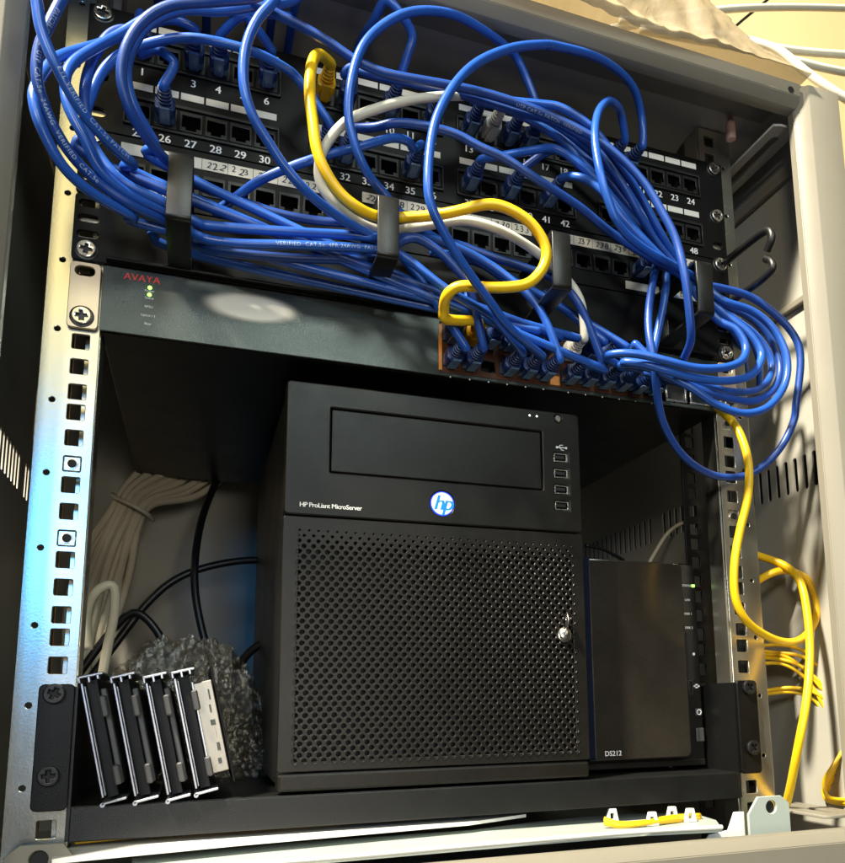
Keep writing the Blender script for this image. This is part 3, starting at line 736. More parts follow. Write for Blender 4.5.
def wrap_sheet(y0, seed, nu=90, nv=70):
    bm = bmesh.new(); g = [[bm.verts.new(wrap_at(-1 + 2 * i / nu, j / nv, y0, seed)) for j in range(nv + 1)] for i in range(nu + 1)]
    for p, q in zip(g, g[1:]):
        for j in range(nv): bm.faces.new((p[j], q[j], q[j + 1], p[j + 1]))
    return bm
for y0, seed in ((116, 3.3), (142, 8.1)):
    obj('film', wrap_sheet(y0, seed), 'bubble_film', bwp, smooth=True)
    bub = bmesh.new(); random.seed(5)
    for r_i in range(15):
        for c_i in range(19):
            a = -0.97 + (c_i + 0.5 * (r_i % 2)) * 0.105; b = 0.04 + r_i * 0.066
            if a > 0.97 or b > 0.99: continue
            P0 = wrap_at(a, b, y0, seed); du = wrap_at(a + .02, b, y0, seed) - P0; dv = wrap_at(a, min(1, b + .02), y0, seed) - P0
            nrm = du.cross(dv)
            if nrm.length < 1e-6: continue
            nrm.normalize()
            if nrm.y > 0: nrm = -nrm
            t = bmesh.new(); bmesh.ops.create_icosphere(t, subdivisions=2, radius=1); rr = random.uniform(2.3, 3.1); q = nrm.to_track_quat('Z', 'Y').to_matrix(); fl = random.uniform(0.35, 0.7)
            for w in t.verts: w.co = P0 + q @ Vector((w.co.x * rr, w.co.y * rr, w.co.z * rr * fl))
            join(bub, t)
    obj('bubbles', bub, 'bubble_dome', bwp, smooth=True, kind='stuff')

# ================================================================== CABLES
def rj_mesh(blen=20.0):
    """plug body and ribbed boot pointing along -Y, port face at y = 0"""
    plug = bmesh.new(); box(plug, -5.6, 5.6, -5.5, 9, -3.8, 3.8, 0.5, 1)
    boot = bmesh.new(); sect = [(4.6, 6.2, 4.9, 4), (8, 6.3, 5.2, 4), (12, 6.0, 5.0, 4)]
    d = 12.0
    for k in range(5): sect += [(d + 0.6, 5.0 - k * 0.3, 4.6 - k * .22, 2.4), (d + 1.4, 5.0 - k * 0.3, 4.6 - k * .22, 2.4), (d + 1.6, 4.2 - k * 0.2, 3.9 - k * .15, 2.2), (d + 2.6, 4.2 - k * 0.2, 3.9 - k * .15, 2.2)]; d += 2.8
    sect += [(d + 1, 3.4, 3.4, 2)]
    rings = []
    for dd, a, b, e in sect:
        ring = []
        for k in range(20):
            t = 2 * math.pi * k / 20; c, s = math.cos(t), math.sin(t)
            ring.append(boot.verts.new((a * math.copysign(abs(c) ** (2 / e), c), -dd, b * math.copysign(abs(s) ** (2 / e), s))))
        rings.append(ring)
    for p, q in zip(rings, rings[1:]):
        for k in range(20): boot.faces.new((p[k], p[(k + 1) % 20], q[(k + 1) % 20], q[k]))
    boot.faces.new(rings[0]); boot.faces.new(rings[-1]); bmesh.ops.recalc_face_normals(boot, faces=boot.faces)
    tab = bmesh.new(); v = []
    box(tab, -3.2, 3.2, -15.5, -1.0, -6.9, -5.5, 0.5, 1)
    box(tab, -2.6, 2.6, -3.0, 3.0, -5.6, -4.2, 0.3, 1)
    return plug, boot, tab
RJ = {}
for colr in ('blue', 'yellow', 'white'):
    p_, b2, t2 = rj_mesh()
    RJ[colr] = (shared(p_, ['plug_clear' if colr == 'blue' else 'white_boot']), shared(b2, [colr + '_boot'], 40), shared(t2, ['plug_clear' if colr == 'blue' else colr + '_boot']))
def put_plug(root, colr, x, z, yface, tilt=0, yaw=0):
    ms = RJ[colr]; o = inst('plug', ms[0], (x, yface, z), root, rot=(math.radians(tilt), 0, math.radians(yaw)))
    for nm, me in (('boot', ms[1]), ('latch', ms[2])):
        c = bpy.data.objects.new(nm, me); COL.objects.link(c); c.parent = o
    Mr = Matrix.Rotation(math.radians(yaw), 3, 'Z') @ Matrix.Rotation(math.radians(tilt), 3, 'X')
    f = lambda d: Vector((x, yface, z)) + Mr @ Vector((0, -d, 0))
    return [f(20), f(25), f(28)]
USED = set(); CN = [0]
def near_port(row, u):
    xs, z, y = {'A': (GX, ZA, -4), 'B': (GX, ZB, -4), 'C': (CXS, ZC, -4), 'S': (SX, ZS0, -3), 'T': (SX, ZS1, -3)}[row]
    best = sorted(range(len(xs)), key=lambda k: abs(px(xs[k], y, z)[0] - u))
    for k in best[:6]:
        if (row, k) not in USED: USED.add((row, k)); return xs[k], z, y
def cable(label, pts, colr='blue', r=2.9, start=None, end=None, group=None, name='patch_cable', mat=None, cat='cable', printed=None, per=9):
    """pts: (photo u, photo v, depth Y) or ('mm', x, y, z); start/end: (row, photo u[, tilt, yaw]) plugs into that row's nearest port"""
    P = [Vector(q[1:]) if q[0] == 'mm' else onY(*q) for q in pts]
    CN[0] += 1
    mat = mat or (('blue_pvc', 'blue_pvc_deep', 'blue_pvc', 'blue_pvc_pale')[CN[0] % 4] if colr == 'blue' else colr + '_pvc')
    P = [q + Vector([1.1 * _n.noise(q * 0.013 + Vector((CN[0] * 7.3, k * 11.1, 2.2))) for k in range(3)]) for q in P]
    root = None
    zmin = min(P, key=lambda q: q.z)
    if start or end or printed:
        root = thing(name, label, cat, tuple(zmin), group)
        if start:
            x, z, y = near_port(start[0], start[1]); a = put_plug(root, colr, x, z, y, *(start[2:] or (0, 0)))
            while len(P) > 2 and ((P[0] - a[-1]).length < 12 or P[0].y > a[-1].y - 2): P.pop(0)
            P = a + P
        if end:
            x, z, y = near_port(end[0], end[1]); a = put_plug(root, colr, x, z, y, *(end[2:] or (0, 0)))
            while len(P) > 2 and ((P[-1] - a[-1]).length < 12 or P[-1].y > a[-1].y - 2): P.pop()
            P = P + a[::-1]
    bm = bmesh.new(); C = tube(bm, P, r, 12, per, 4)
    if root is None:
        return tag(obj(name, bm, mat, None, smooth=True), label, cat, group)
    j = obj('jacket', bm, mat, root, smooth=True)
    if printed:
        body, s0, side_ = printed
        L = [0.0]
        for a, b in zip(C, C[1:]): L.append(L[-1] + (b - a).length)
        t = text_mesh(body, 3.3, align='LEFT', space=1.15)
        bmesh.ops.subdivide_edges(t, edges=t.edges, cuts=1)
        for v in t.verts:
            s = min(max(s0 + v.co.x, 0), L[-1] - 0.01); i = max(k for k in range(len(L) - 1) if L[k] <= s); f = (s - L[i]) / (L[i + 1] - L[i])
            c = C[i].lerp(C[i + 1], f); T = (C[i + 1] - C[i]).normalized(); V = (Vector(CAM) - c).normalized(); V = (V - T * V.dot(T)).normalized(); N = V.cross(T)
            a = v.co.y / r + side_; c2 = c + (V * math.cos(a) + N * math.sin(a)) * (r + 0.06); v.co = c2
        obj('printing', t, 'ink_pale', root)
    return root

GL = 'blue cables looping round the left rail'
Lpt = {  # the run between the first two rings
 1: [(196, 184, -30), (232, 198, -24), (284, 215, -22), (336, 222, -26), (375, 225, -30)],
 2: [(196, 199, -26), (240, 216, -20), (300, 228, -18), (350, 231, -22), (376, 236, -26)],
 3: [(196, 222, -42), (216, 227, -44), (284, 232, -46), (349, 235, -46), (377, 238, -46)],
 4: [(196, 236, -42), (232, 244, -46), (284, 246, -48), (349, 248, -48), (377, 250, -47)],
 5: [(196, 243, -30), (219, 251, -34), (284, 258, -36), (349, 260, -36), (377, 257, -36)],
 6: [(196, 250, -22), (248, 263, -22), (297, 270, -22), (349, 269, -24), (377, 263, -26)]}
Mpt = {
 1: [(402, 255, -50), (444, 288, -52), (484, 312, -46)],
 2: [(409, 238, -46), (433, 247, -46), (455, 268, -46), (467, 282, -44), (474, 305, -40)],
 3: [(422, 238, -34), (455, 247, -32), (488, 264, -30), (512, 281, -30), (533, 300, -32), (546, 320, -34)],
 4: [(413, 252, -28), (444, 262, -24), (488, 277, -22), (514, 295, -24), (529, 312, -28)],
 5: [(430, 240, -22), (455, 243, -18), (488, 255, -18), (532, 270, -24), (556, 280, -30), (574, 297, -36), (586, 318, -36)],
 6: [(422, 264, -22), (455, 273, -18), (500, 282, -18), (545, 288, -26), (563, 303, -30), (577, 322, -32)]}
cable('blue patch cable in a wide arch beside port 25, through the first ring', [('mm', 112, 70, 241), ('mm', 112, 0, 240), ('mm', 112, -40, 231), (285, -26, -72), (262, -4, -80), (219, 2, -84), (171, 6, -84), (143, 22, -84), (127, 47, -82), (122, 76, -78), (129, 106, -72), (141, 128, -64), (156, 148, -54), (172, 165, -42)] + Lpt[1] + Mpt[5], end=('S', 590, 0, 0))
cable('blue patch cable falling straight along the left frame and crossing the other loops', [('mm', 40, 70, 241), ('mm', 40, 0, 240), ('mm', 40, -40, 231), ('mm', 22, -80, 200), (30, -45, -100), (36, 0, -98), (41, 32, -96), (57, 70, -92), (79, 108, -84), (105, 139, -74), (135, 166, -60), (168, 188, -40)] + Lpt[2] + Mpt[6], end=('S', 570, 0, 0), printed=('ETL VERIFIED  CAT.5e PATCH', 285, 0.5))
cable('blue patch cable from an upper port bending left, innermost of the left loops', [(300, 82, -36), (286, 69, -42), (258, 54, -48), (219, 43, -50), (186, 39, -48), (157, 43, -44), (125, 54, -42), (103, 72, -44), (90, 99, -48), (85, 126, -52), (103, 160, -54), (128, 184, -52), (168, 203, -46)] + Lpt[3] + Mpt[3], start=('B', 314), end=('S', 548, 0, 0), group=GL)
cable('dark blue patch cable arching from port 6 over the left screw to the first ring', [(262, 38, -36), (252, 22, -40), (236, 11, -44), (208, 7, -46), (178, 10, -46), (150, 18, -46), (120, 35, -48), (95, 48, -54), (75, 61, -60), (66, 75, -64), (65, 95, -66), (71, 114, -66), (84, 138, -64), (100, 170, -58), (130, 196, -50), (168, 213, -42)] + Lpt[4] + Mpt[1] + [(500, 326, -40)], printed=('VERIFIED  CAT.5e  4PR 24AWG  PATCH', 330, 0.3), start=('A', 264), end=('S', 507, 0, 0), group=GL)
cable('blue patch cable with white printing, longest of the loops beside the left frame', [('mm', 54, 70, 241), ('mm', 54, 0, 240), ('mm', 54, -40, 231), (95, -50, -76), (74, -26, -84), (60, 0, -84), (48, 24, -84), (38, 48, -82), (36, 75, -80), (42, 100, -76), (55, 130, -70), (75, 160, -62), (102, 186, -54), (135, 207, -48), (168, 222, -38)] + Lpt[5] + Mpt[2], end=('S', 470, 0, 0), printed=('PATCH CABLE  UTP  CAT.5e  24AWG  VERIFIED  CAT.5e', 235, 0.15))
cable('blue patch cable hanging lowest of the left loops, dipping under the others', [(188, 22, -34), (170, 20, -34), (138, 30, -36), (105, 43, -42), (82, 49, -50), (58, 57, -60), (45, 70, -68), (34, 90, -74), (34, 106, -76), (42, 130, -74), (62, 166, -66), (91, 193, -56), (134, 217, -44), (169, 231, -34)] + Lpt[6] + Mpt[4], start=('A', 194), end=('T', 534, 0, 0), group=GL)
cable('dark blue patch cable tucked close behind the wide arch over port 25', [('mm', 126, 70, 241), ('mm', 126, 0, 240), ('mm', 126, -40, 231), (315, -16, -52), (290, 2, -56), (255, 6, -62), (219, 11, -66), (186, 9, -68), (152, 22, -68), (134, 46, -66), (128, 76, -62), (136, 108, -56), (158, 146, -44), (176, 172, -34), (196, 192, -22), (250, 214, -14), (320, 226, -14), (376, 230, -18), (412, 246, -16), (450, 262, -14), (480, 292, -18), (492, 322, -24)], end=('T', 486, 0, 0))
cable('blue patch cable dropping in front of ports 5 and 6 to the second ring', [('mm', 98, 70, 241), ('mm', 98, 0, 240), ('mm', 98, -40, 231), (292, -44, -84), (277, -4, -92), (258, 20, -92), (246, 50, -90), (244, 86, -88), (253, 118, -84), (268, 143, -80), (284, 167, -76), (310, 195, -70), (341, 219, -58), (376, 240, -44), (404, 258, -36), (436, 286, -30), (462, 312, -30)], end=('S', 452, 0, 0))
cable('blue patch cable running diagonally along the whole top, then down past port 24', [('mm', 70, 70, 241), ('mm', 70, 0, 240), ('mm', 70, -40, 231), (200, -32, -58), (240, -2, -64), (275, 14, -66), (322, 38, -66), (352, 58, -66), (372, 68, -66), (395, 76, -66), (455, 87, -64), (502, 98, -64), (551, 116, -64), (594, 138, -66), (622, 159, -68), (646, 185, -70), (662, 212, -72), (676, 240, -74), (685, 276, -76), (690, 315, -70), (691, 340, -62), (684, 358, -46)], printed=('UTP CAT.5e PATCH  VERIFIED', 350, -0.4))
cable('blue patch cable arching over port 11 and down beside the second ring', [(537, 92, -32), (529, 78, -34), (521, 64, -38), (507, 47, -46), (488, 33, -56), (459, 17, -64), (431, 11, -68), (403, 14, -70), (377, 29, -70), (360, 50, -70), (351, 80, -70), (348, 111, -68), (351, 131, -66), (359, 157, -62), (370, 178, -56), (384, 194, -46), (398, 212, -40), (430, 236, -30), (480, 262, -20), (520, 290, -14)], start=('A', 530))
cable('dark blue patch cable rising from port 9 towards the cabinet roof', [(400, 70, -36), (407, 54, -42), (412, 36, -48), (403, 17, -54), (386, 0, -54), ('mm', 176, -36, 232), ('mm', 172, 0, 240), ('mm', 172, 70, 241)], start=('A', 388))
cable('blue patch cable arching high from port 21 and falling in front of port 12', [(636, 138, -30), (641, 116, -36), (631, 84, -50), (600, 58, -64), (558, 45, -74), (540, 44, -78), (511, 49, -82), (478, 63, -86), (455, 84, -90), (438, 115, -92), (431, 145, -92), (428, 180, -92), (430, 203, -90), (440, 227, -86), (462, 264, -78), (488, 299, -68), (512, 330, -54)], start=('A', 628), end=('S', 530, 0, 0))
cable('blue patch cable crossing above port 43, then hanging in a long loop below the switch', [(366, 134, -38), (376, 128, -44), (395, 123, -52), (419, 124, -56), (455, 133, -58), (480, 147, -60), (504, 158, -60), (527, 173, -60), (551, 188, -58), (582, 208, -54), (611, 232, -50), (644, 254, -46), (677, 273, -42), (700, 284, -38), (720, 288, -34), (751, 297, -34), (779, 318, -36), (796, 340, -38), (800, 360, -38), (798, 384, -36), (795, 404, -34), (793, 421, -30), (779, 449, -24), (757, 470, -16), (737, 477, -14), (710, 474, -16), (682, 455, -22), (663, 424, -32), (657, 395, -40), (653, 360, -50), (648, 315, -46), (643, 276, -34)], start=('B', 356), end=('C', 634), per=7)
GR = 'blue cables bundled through the last ring'
def right_run(n): 
    return {
 2: [(700, 281, -48), (721, 300, -52), (751, 310, -54), (774, 329, -56), (787, 357, -58), (785, 385, -58), (768, 407, -58), (743, 414, -58), (715, 405, -56), (690, 388, -54), (665, 375, -50), (640, 366, -44), (618, 366, -36)],
 3: [(700, 290, -44), (721, 312, -48), (746, 331, -52), (761, 351, -54), (759, 366, -56), (748, 377, -56), (723, 381, -58), (690, 377, -58), (662, 369, -56), (640, 363, -50), (622, 362, -40)],
 4: [(698, 296, -50), (718, 320, -54), (735, 329, -58), (745, 346, -60), (741, 361, -62), (723, 368, -64), (696, 368, -64), (668, 361, -62), (640, 354, -58), (618, 353, -50), (606, 357, -40)],
 5: [(700, 286, -36), (724, 304, -40), (752, 319, -44), (772, 340, -46), (781, 367, -48), (774, 390, -50), (753, 402, -50), (725, 398, -50), (696, 388, -48), (668, 378, -44), (645, 372, -36), (632, 374, -30)],
 6: [(702, 294, -28), (724, 312, -28), (755, 334, -28), (772, 362, -28), (764, 386, -30), (735, 392, -32), (700, 384, -36), (665, 374, -36), (640, 370, -32)],
 7: [(700, 288, -22), (726, 300, -20), (760, 316, -18), (786, 342, -16), (794, 372, -14), (782, 396, -12), (752, 404, -10), (722, 396, -10), (690, 384, -16), (664, 374, -22)]}[n]
cable('blue patch cable in a small hoop above port 20, into the last ring', [(618, 127, -34), (622, 115, -42), (617, 105, -50), (608, 101, -56), (599, 111, -62), (595, 129, -68), (596, 150, -72), (601, 176, -74), (609, 202, -72), (621, 228, -68), (644, 248, -62), (675, 266, -54)] + right_run(2), start=('A', 608), end=('S', 612, 0, 0))
cable('blue patch cable from port 18 curving down into the thick bundle', [(562, 180, -38), (575, 176, -44), (589, 181, -50), (603, 193, -54), (620, 216, -54), (648, 246, -52), (676, 271, -48)] + right_run(3), start=('B', 545), end=('S', 625, 0, 0))
cable('blue patch cable with long ribbed boot from port 13', [(486, 165, -36), (504, 156, -42), (530, 151, -44), (556, 148, -46), (584, 168, -48), (606, 192, -48), (632, 226, -48), (664, 260, -46), (686, 280, -46)] + right_run(4), start=('B', 474), end=('S', 597, 0, 0))
cable('blue patch cable from port 8 following the diagonal cable to the last ring', [(344, 76, -36), (352, 68, -42), (372, 76, -50), (450, 92, -54), (520, 112, -54), (556, 122, -54), (596, 150, -54), (622, 185, -52), (652, 236, -44), (684, 276, -38)] + right_run(5), start=('A', 338), end=('S', 640, 0, 0), group=GR)
cable('blue patch cable from port 11 lying under the diagonal cable', [(430, 92, -36), (440, 86, -42), (462, 90, -50), (505, 100, -54), (540, 104, -56), (562, 108, -58), (592, 128, -60), (618, 162, -58), (642, 200, -52), (666, 244, -44), (688, 276, -34)] + right_run(6), start=('A', 428), end=('T', 622, 0, 0), group=GR)
cable('blue patch cable from port 13 sinking into the bundle beside port 20', [(484, 108, -36), (496, 104, -42), (520, 114, -44), (558, 137, -46), (584, 164, -46), (602, 184, -44), (634, 226, -40), (668, 262, -36), (688, 280, -28)] + right_run(7), start=('A', 474), end=('T', 640, 0, 0), group=GR)
cable('blue patch cable from port 16 vanishing into the bundle beside port 22', [(524, 118, -36), (540, 116, -40), (566, 132, -42), (590, 152, -38), (612, 172, -34), (638, 206, -30), (664, 242, -28), (690, 276, -24), (712, 300, -18), (742, 326, -8), (758, 356, 6), (760, 390, 24)], start=('A', 512))
cable('dark blue patch cable rising from the ports behind the bundle by port 22', [(560, 150, -30), (584, 160, -30), (606, 178, -28), (630, 208, -24), (658, 244, -20), (686, 280, -18), (716, 312, -12), (740, 344, 0), (748, 380, 20)])
cable('dark blue patch cable bending from port 11 of the second row towards the first ring', [(413, 150, -38), (408, 142, -44), (391, 138, -48), (360, 146, -50), (326, 154, -48), (289, 167, -42), (258, 181, -34), (237, 196, -24), (212, 214, -12)], start=('B', 406))
cable('blue patch cable hanging from port 3 of the second row', [(175, 66, -34), (168, 56, -36), (156, 50, -34), (140, 56, -28)], start=('B', 178))
cable('blue patch cable rising from port 4 beside the wide arch', [(214, 36, -36), (222, 24, -40), (240, 17, -42), (262, 14, -40), (290, 18, -36)], start=('A', 214))
cable('blue patch cable from port 15 with ribbed boot under the diagonal cable', [(522, 172, -36), (534, 160, -40), (552, 150, -40), (574, 158, -38), (600, 184, -34), (634, 222, -30), (672, 262, -26)], start=('B', 514))
cable('short blue patch cable arriving at the switch below the third ring', [(545, 292, -16), (560, 306, -20), (572, 326, -28)], end=('T', 578, 0, 0))
cable('dark blue patch cable at the left end of the switch ports behind the yellow plug', [(470, 286, -20), (466, 306, -26), (462, 322, -30)], end=('T', 458, 0, 0))

# yellow and white patch cables
cable('yellow patch cable hooked over port 7, curling through the second ring to the switch', [(325, 60, -38), (319, 54, -46), (312, 66, -54), (310, 95, -60), (313, 122, -62), (319, 156, -62), (337, 189, -60), (357, 207, -58), (376, 216, -54), (398, 218, -52), (433, 216, -60), (459, 211, -68), (488, 204, -74), (510, 209, -76), (532, 224, -76), (546, 248, -74), (543, 268, -72), (528, 284, -70), (506, 288, -68), (484, 288, -66), (460, 287, -62), (447, 296, -56), (444, 310, -46), (447, 320, -40)], 'yellow', 3.5, start=('A', 322), end=('T', 444, 0, 0))
cable('white patch cable from port 14 running beside the yellow one through two rings', [(500, 112, -36), (496, 102, -42), (480, 97, -48), (455, 96, -54), (430, 97, -58), (400, 101, -60), (370, 110, -60), (346, 121, -58), (327, 142, -54), (318, 165, -50), (321, 186, -48), (335, 205, -46), (356, 221, -42), (376, 229, -36), (400, 229, -38), (433, 224, -46), (466, 220, -50), (499, 229, -50), (523, 242, -48), (541, 255, -44), (560, 272, -36), (574, 288, -34), (582, 306, -36), (581, 320, -36)], 'white', 3.1, start=('A', 495), end=('T', 560, 0, 0))
cable('dark blue patch cable behind the hoop beside port 20, deepest of the bundle', [(470, 100, -14), (505, 108, -18), (548, 128, -22), (588, 160, -22), (616, 190, -20), (646, 228, -16), (680, 268, -14), (708, 300, -12), (732, 330, 4), (742, 372, 22)])
cable('dark blue patch cable running low behind the rings along the cable manager', [(150, 230, -14), (196, 256, -12), (260, 268, -10), (330, 276, -10), (400, 282, -10), (448, 296, -12), (470, 318, -20)], end=('T', 474, 0, 0))
cable('dark blue patch cable dropping behind the third ring to the switch', [(430, 252, -12), (490, 268, -12), (540, 284, -12), (580, 304, -16), (602, 328, -22)], end=('T', 604, 0, 0))
cable('dark blue patch cable curving behind the panel screw from the port beside number 1', [(136, 40, -34), (126, 30, -36), (108, 36, -38), (92, 62, -44), (84, 92, -50), (90, 130, -50), (118, 172, -44), (168, 208, -30), (196, 228, -22), (260, 250, -16), (340, 258, -16), (392, 262, -18), (440, 280, -16), (496, 306, -20)], start=('A', 150), end=('T', 512, 0, 0))
cable('yellow cable hanging from the right end of the switch in front of the right rail', [(712, 400, -4), (722, 412, -12), (735, 424, -22), (745, 445, -30), (750, 470, -34), (748, 501, -34), (740, 532, -30), (734, 565, -28), (735, 598, -26), (747, 622, -24), (769, 638, -18), (790, 643, -10), (806, 636, -8), (816, 618, -8), (816, 598, -6), (809, 582, -2), (799, 574, 4), (783, 570, 8), (765, 576, 14), (745, 590, 30)], 'yellow', 3.1)
cable('yellow cable falling in front of the right side panel to the cabinet base', [(735, 548, 36), (760, 556, 20), (785, 565, 4), (800, 580, -12), (807, 610, -20), (810, 650, -26), (806, 700, -32), (798, 745, -30), (790, 790, -14), (784, 812, 2), (780, 830, 12)], 'yellow', 3.1)
GY = 'thin yellow fibres beside the right side panel'
for q in ([(755, 650, 30), (775, 652, 20), (800, 655, 6), (822, 668, -4), (838, 684, -10)], [(755, 658, 30), (780, 660, 16), (802, 668, 4), (820, 684, -4), (836, 704, -8)], [(760, 655, 26), (785, 656, 14), (808, 672, 2), (824, 690, -6), (842, 700, -12)], [(758, 692, 28), (785, 688, 14), (808, 690, 2), (826, 700, -6), (842, 716, -12)], [(756, 646, 30), (790, 646, 12), (815, 660, 0), (830, 690, -8), (844, 730, -12)], [(752, 664, 32), (782, 664, 16), (806, 680, 4), (822, 704, -4), (836, 730, -8)], [(756, 696, 30), (790, 692, 12), (814, 700, 2), (832, 726, -6)]):
    cable('thin yellow fibre cable crossing the grey side panel', q, 'yellow', 1.5, group=GY, name='fibre_cable')
GC = 'yellow fibres coiled in the lower right corner'
for k in range(5):
    cable('thin yellow fibre cable curled down into the lower right corner of the cabinet', [(842, 752 + 4 * k, -20 + 3 * k), (832, 768 + 4 * k, -18 + 3 * k), (824, 782 + 3 * k, -14 + 3 * k), (828, 797 + k, -16 + 2 * k), (846, 800 + k, -20)], 'yellow', 1.5, group=GC, name='fibre_cable')
tag(obj('connector_cap', join(lathe([(0, 3.2), (9, 3.2), (10, 2.6)], 16, at=tuple(onY(841, 806, -4))), lathe([(0, 4), (2, 4)], 16, at=tuple(onY(841, 806, -4)))), 'red_plastic', smooth=40), 'red plastic cap in the lower right corner by the yellow fibres', 'cap')

# beige cable bundle behind the left rail, tied
random.seed(11)
GBn = 'beige cables tied into a bundle behind the left rail'
for k in range(10):
    f = (k - 4.5) / 4.5
    y = 285 + random.uniform(-9, 9)
    cable('beige network cable in the tied bundle behind the left rail', [(222 + 16 * f, 405 + 7 * k, y + 75), (176 + 17 * f + random.uniform(-4, 4), 452 + 5 * k, y + 52), (139 + 14 * f + random.uniform(-2, 2), 494 + 10 * f, y + 20), (124 + 14 * f, 520 + 8 * f, y + 6), (107 + 22 * f + random.uniform(-3, 3), 560 + 8 * f, y), (93 + 24 * f + random.uniform(-3, 3), 605 + 6 * f, y - 6), (86 + 20 * f, 650, y - 4), (82 + 18 * f, 730, y)], 'beige', 3.5, group=GBn, name='network_cable')
bm = bmesh.new(); tube(bm, [onY(113, 494, 292), onY(119, 499, 276), onY(132, 505, 270), onY(146, 513, 274), onY(153, 520, 292)], 2.0, 8)
tag(obj('cable_tie', bm, 'tie_white', smooth=True), 'cream cable tie holding the beige bundle together', 'cable tie')
cable('beige cable folded in a loop in front of the beige bundle', [(88, 650, 120), (86, 615, 116), (95, 592, 112), (112, 585, 112), (114, 610, 116), (108, 645, 122), (100, 690, 124)], 'beige', 3.4, name='network_cable')
# black power leads
cable('black power lead arching sideways behind the server', [(60, 720, 250), (118, 640, 250), (150, 600, 250), (180, 577, 250), (220, 564, 252), (262, 560, 256), (300, 566, 262)], 'black', 3.4, name='power_lead')
cable('black power lead hanging down behind the bubble wrap', [(240, 430, 350), (222, 470, 334), (205, 510, 300), (196, 550, 255), (195, 590, 242), (202, 630, 236), (214, 668, 236)], 'black', 3.4, name='power_lead')
cable('black power lead lying low behind the caddies', [(60, 700, 232), (105, 640, 230), (130, 614, 226), (146, 618, 224), (162, 640, 222), (170, 668, 220)], 'black', 3.4, name='power_lead')
cable('black power lead rising beside the lower edge of the server', [(235, 672, 180), (250, 652, 190), (268, 640, 196)], 'black', 3.4, name='power_lead')
cable('thin brown cable rising behind the storage box', [(640, 580, 150), (655, 552, 160), (668, 532, 166), (684, 522, 170), (705, 524, 174)], 'beige', 1.8, name='network_cable')
cable('thin black cable on top of the storage box', [(586, 545, 100), (604, 549, 110), (624, 560, 120)], 'black', 1.6, name='network_cable')

# ================================================================== THINGS ON THE BASE
tr = thing('fibre_tray', 'pale grey plastic fibre tray lying under the shelf', 'tray', tuple(onZ(400, 846, -312)))
ZTR = -307
pts = [onZ(u, v, ZTR) for u, v in ((132, 858), (300, 842), (470, 830), (534, 822), (600, 815), (690, 812), (716, 820), (722, 828), (640, 832), (470, 846), (330, 858), (134, 872))]
obj('plate', slab(pts, 2.5), 'tray_plastic', tr)
rim = bmesh.new(); tube(rim, [onZ(u, v, ZTR + 0.8) for u, v in ((134, 872), (330, 858), (470, 845.5), (640, 831.5), (722, 827))], 1.5, 8)
obj('rim', rim, 'white_plastic', tr, smooth=50)
for u, v in ((612, 822), (652, 826), (672, 820), (690, 822)):
    c = onZ(u, v, ZTR); obj('clip', plate([(-5, 0), (5, 0), (3, 9), (-2, 9)], [rect(-1.6, 1.4, 2, 6, .6, 2)], 3, 0.4, lambda a, b, k, c=c: Vector((c.x + a, c.y - k, c.z + b + 0.2))), 'white_plastic', tr)
GT = 'yellow fibres clipped on the tray'
for k in range(3):
    cable('thin yellow fibre coiled round the clips of the pale tray', [(604, 818 + 3 * k, -20), (620, 823 + 2 * k, -24), (645, 822 + k, -26), (670, 817 + 2 * k, -22), (700, 815 + 2 * k, -12)], 'yellow', 1.5, group=GT, name='fibre_cable')
tag(obj('fibre_pigtail', (lambda b_: (tube(b_, [onZ(75, 842, -297.5), onZ(160, 834, -297.5), onZ(260, 826, -297.5), onZ(340, 820, -297.5)], 1.2, 8), b_)[1])(bmesh.new()), 'yellow_pvc', smooth=True), 'thin yellow fibre lying along the pale base flange under the shelf', 'cable')
# rounded white handle plate beside the foot bracket
bm = plate([(-38, 0), (0, 0), (0, 34), (-8, 34), (-14, 22), (-30, 20), (-36, 14)], [], 2, 0.4, lambda a, b, c: Vector((455 + a, -12 - c, -338 + b)))
tag(obj('latch_plate', bm, 'white_plastic'), 'white rounded latch plate beside the right foot bracket', 'latch')

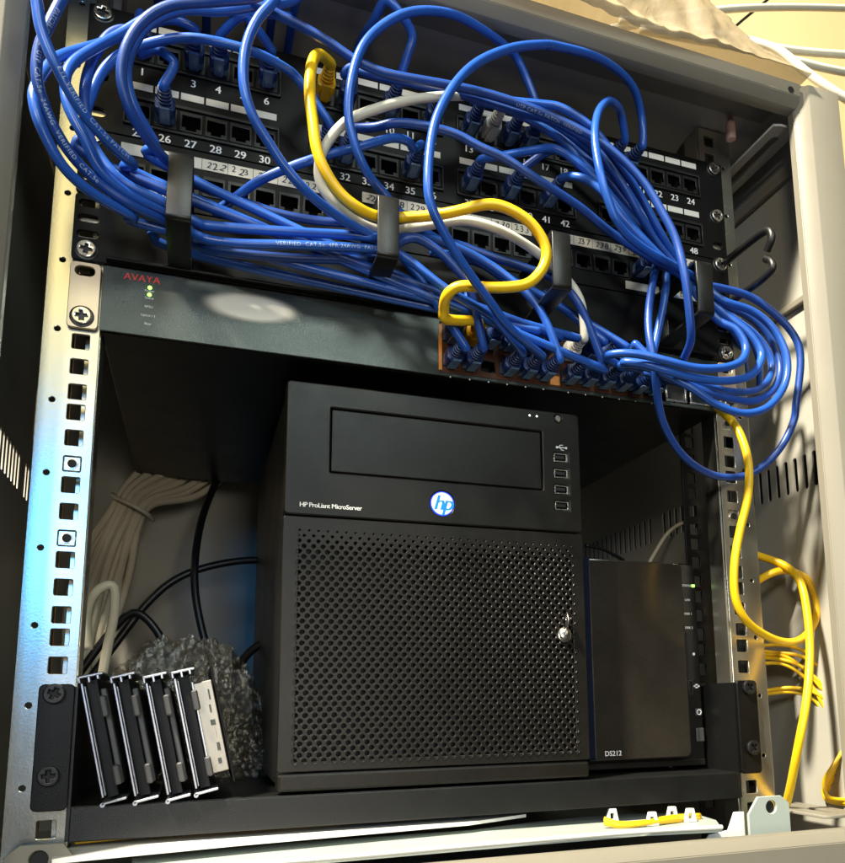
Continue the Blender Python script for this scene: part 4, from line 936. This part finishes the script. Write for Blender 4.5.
# ================================================================== ON THE CABINET ROOF
bag = thing('plastic_bag', 'crumpled cream plastic bag lying on the cabinet roof', 'plastic bag', (340, 10, 259))
def bag_bm():
    from mathutils import noise
    bm = bmesh.new(); nx, ns_ = 150, 70; grid = []
    for i in range(nx + 1):
        row = []
        f = i / nx; x = 120 + 400 * f
        taper = min(1.0, (1 - f) * 2.4 + 0.02) ** 1.25
        zb_ = 258 - (9 - 6 * f + 4 * noise.noise(Vector((x * 0.02, 4.2, 0)))) * min(1, taper * 1.2) + 6 * (1 - taper)
        zt_ = 262 + (120 + 16 * noise.noise(Vector((x * 0.012, 7.7, 0)))) * taper
        yf = -71 - 5 * taper - 3 * noise.noise(Vector((x * 0.03, 1.5, 0)))
        for j in range(ns_ + 1):
            t = j / ns_
            if t < 0.25: q = t / 0.25; y, z = yf - 4 * math.sin(math.pi * q) * taper, zb_ + (262 - zb_) * q
            elif t < 0.6: q = (t - 0.25) / 0.35; a = q * math.pi / 2; y, z = yf + 40 * (1 - math.cos(a)), 262 + (zt_ - 262) * math.sin(a)
            else: q = (t - 0.6) / 0.4; y, z = yf + 40 + 130 * q, 259.8 + (zt_ - 259.8) * math.cos(q * math.pi / 2)
            k = min(1, taper * 1.5)
            P = Vector((x, y * 1.2, z * 1.2))
            fold = (1 - 2.2 * abs(noise.noise(P * 0.016 + Vector((0, 0, 5))))) * 7 + (1 - 2.2 * abs(noise.noise(Vector((x * 0.05 + z * 0.03, z * 0.02, 3))))) * 3.6 + noise.noise(P * 0.11) * 1.6
            fold *= k * (0.7 + min(1, t * 5) * 0.3)
            y -= fold * (0.55 if t < 0.6 else 0.1); z += fold * (0.6 if t > 0.25 else 0.1)
            if y > -64: z = max(259.6, z)
            else: y = min(y, -69.2)
            row.append(bm.verts.new((x, y, z)))
        grid.append(row)
    for a, b in zip(grid, grid[1:]):
        for j in range(ns_): bm.faces.new((a[j], a[j + 1], b[j + 1], b[j]))
    bmesh.ops.recalc_face_normals(bm, faces=bm.faces); return bm
obj('film', bag_bm(), 'bag_film', bag, smooth=True)
GK = 'cream cables on the cabinet roof'
cable('cream cable running level high above the cabinet roof', [(610, 30, 50), (690, 14, 60), (740, 9, 70), (800, 7, 80), (870, 9, 90), (960, 14, 110)], 'white', 3.7, name='network_cable')
cable('cream cable lying across the cabinet roof behind the bag', [(620, 20, 30), (700, 32, 20), (745, 42, 16), (790, 50, 14), (845, 55, 12), (920, 60, 20)], 'white', 3.7, name='network_cable')
cable('cream cable bending down over the right roof corner', [(640, 30, 20), (715, 34, 0), (752, 42, -14), (780, 52, -24), (808, 74, -34), (845, 99, -44), (900, 130, -46)], 'white', 3.7, name='network_cable')
cable('cream cable crossing under the bending one on the roof', [(640, 30, 26), (710, 42, 8), (760, 52, 4), (800, 62, 2), (845, 72, 0), (920, 84, 6)], 'white', 3.7, name='network_cable')
cable('thin black cable sloping up the cream wall above the bag', [(722, 40, 120), (740, 22, 130), (772, -4, 140), (810, -40, 150)], 'black', 1.6, name='network_cable')
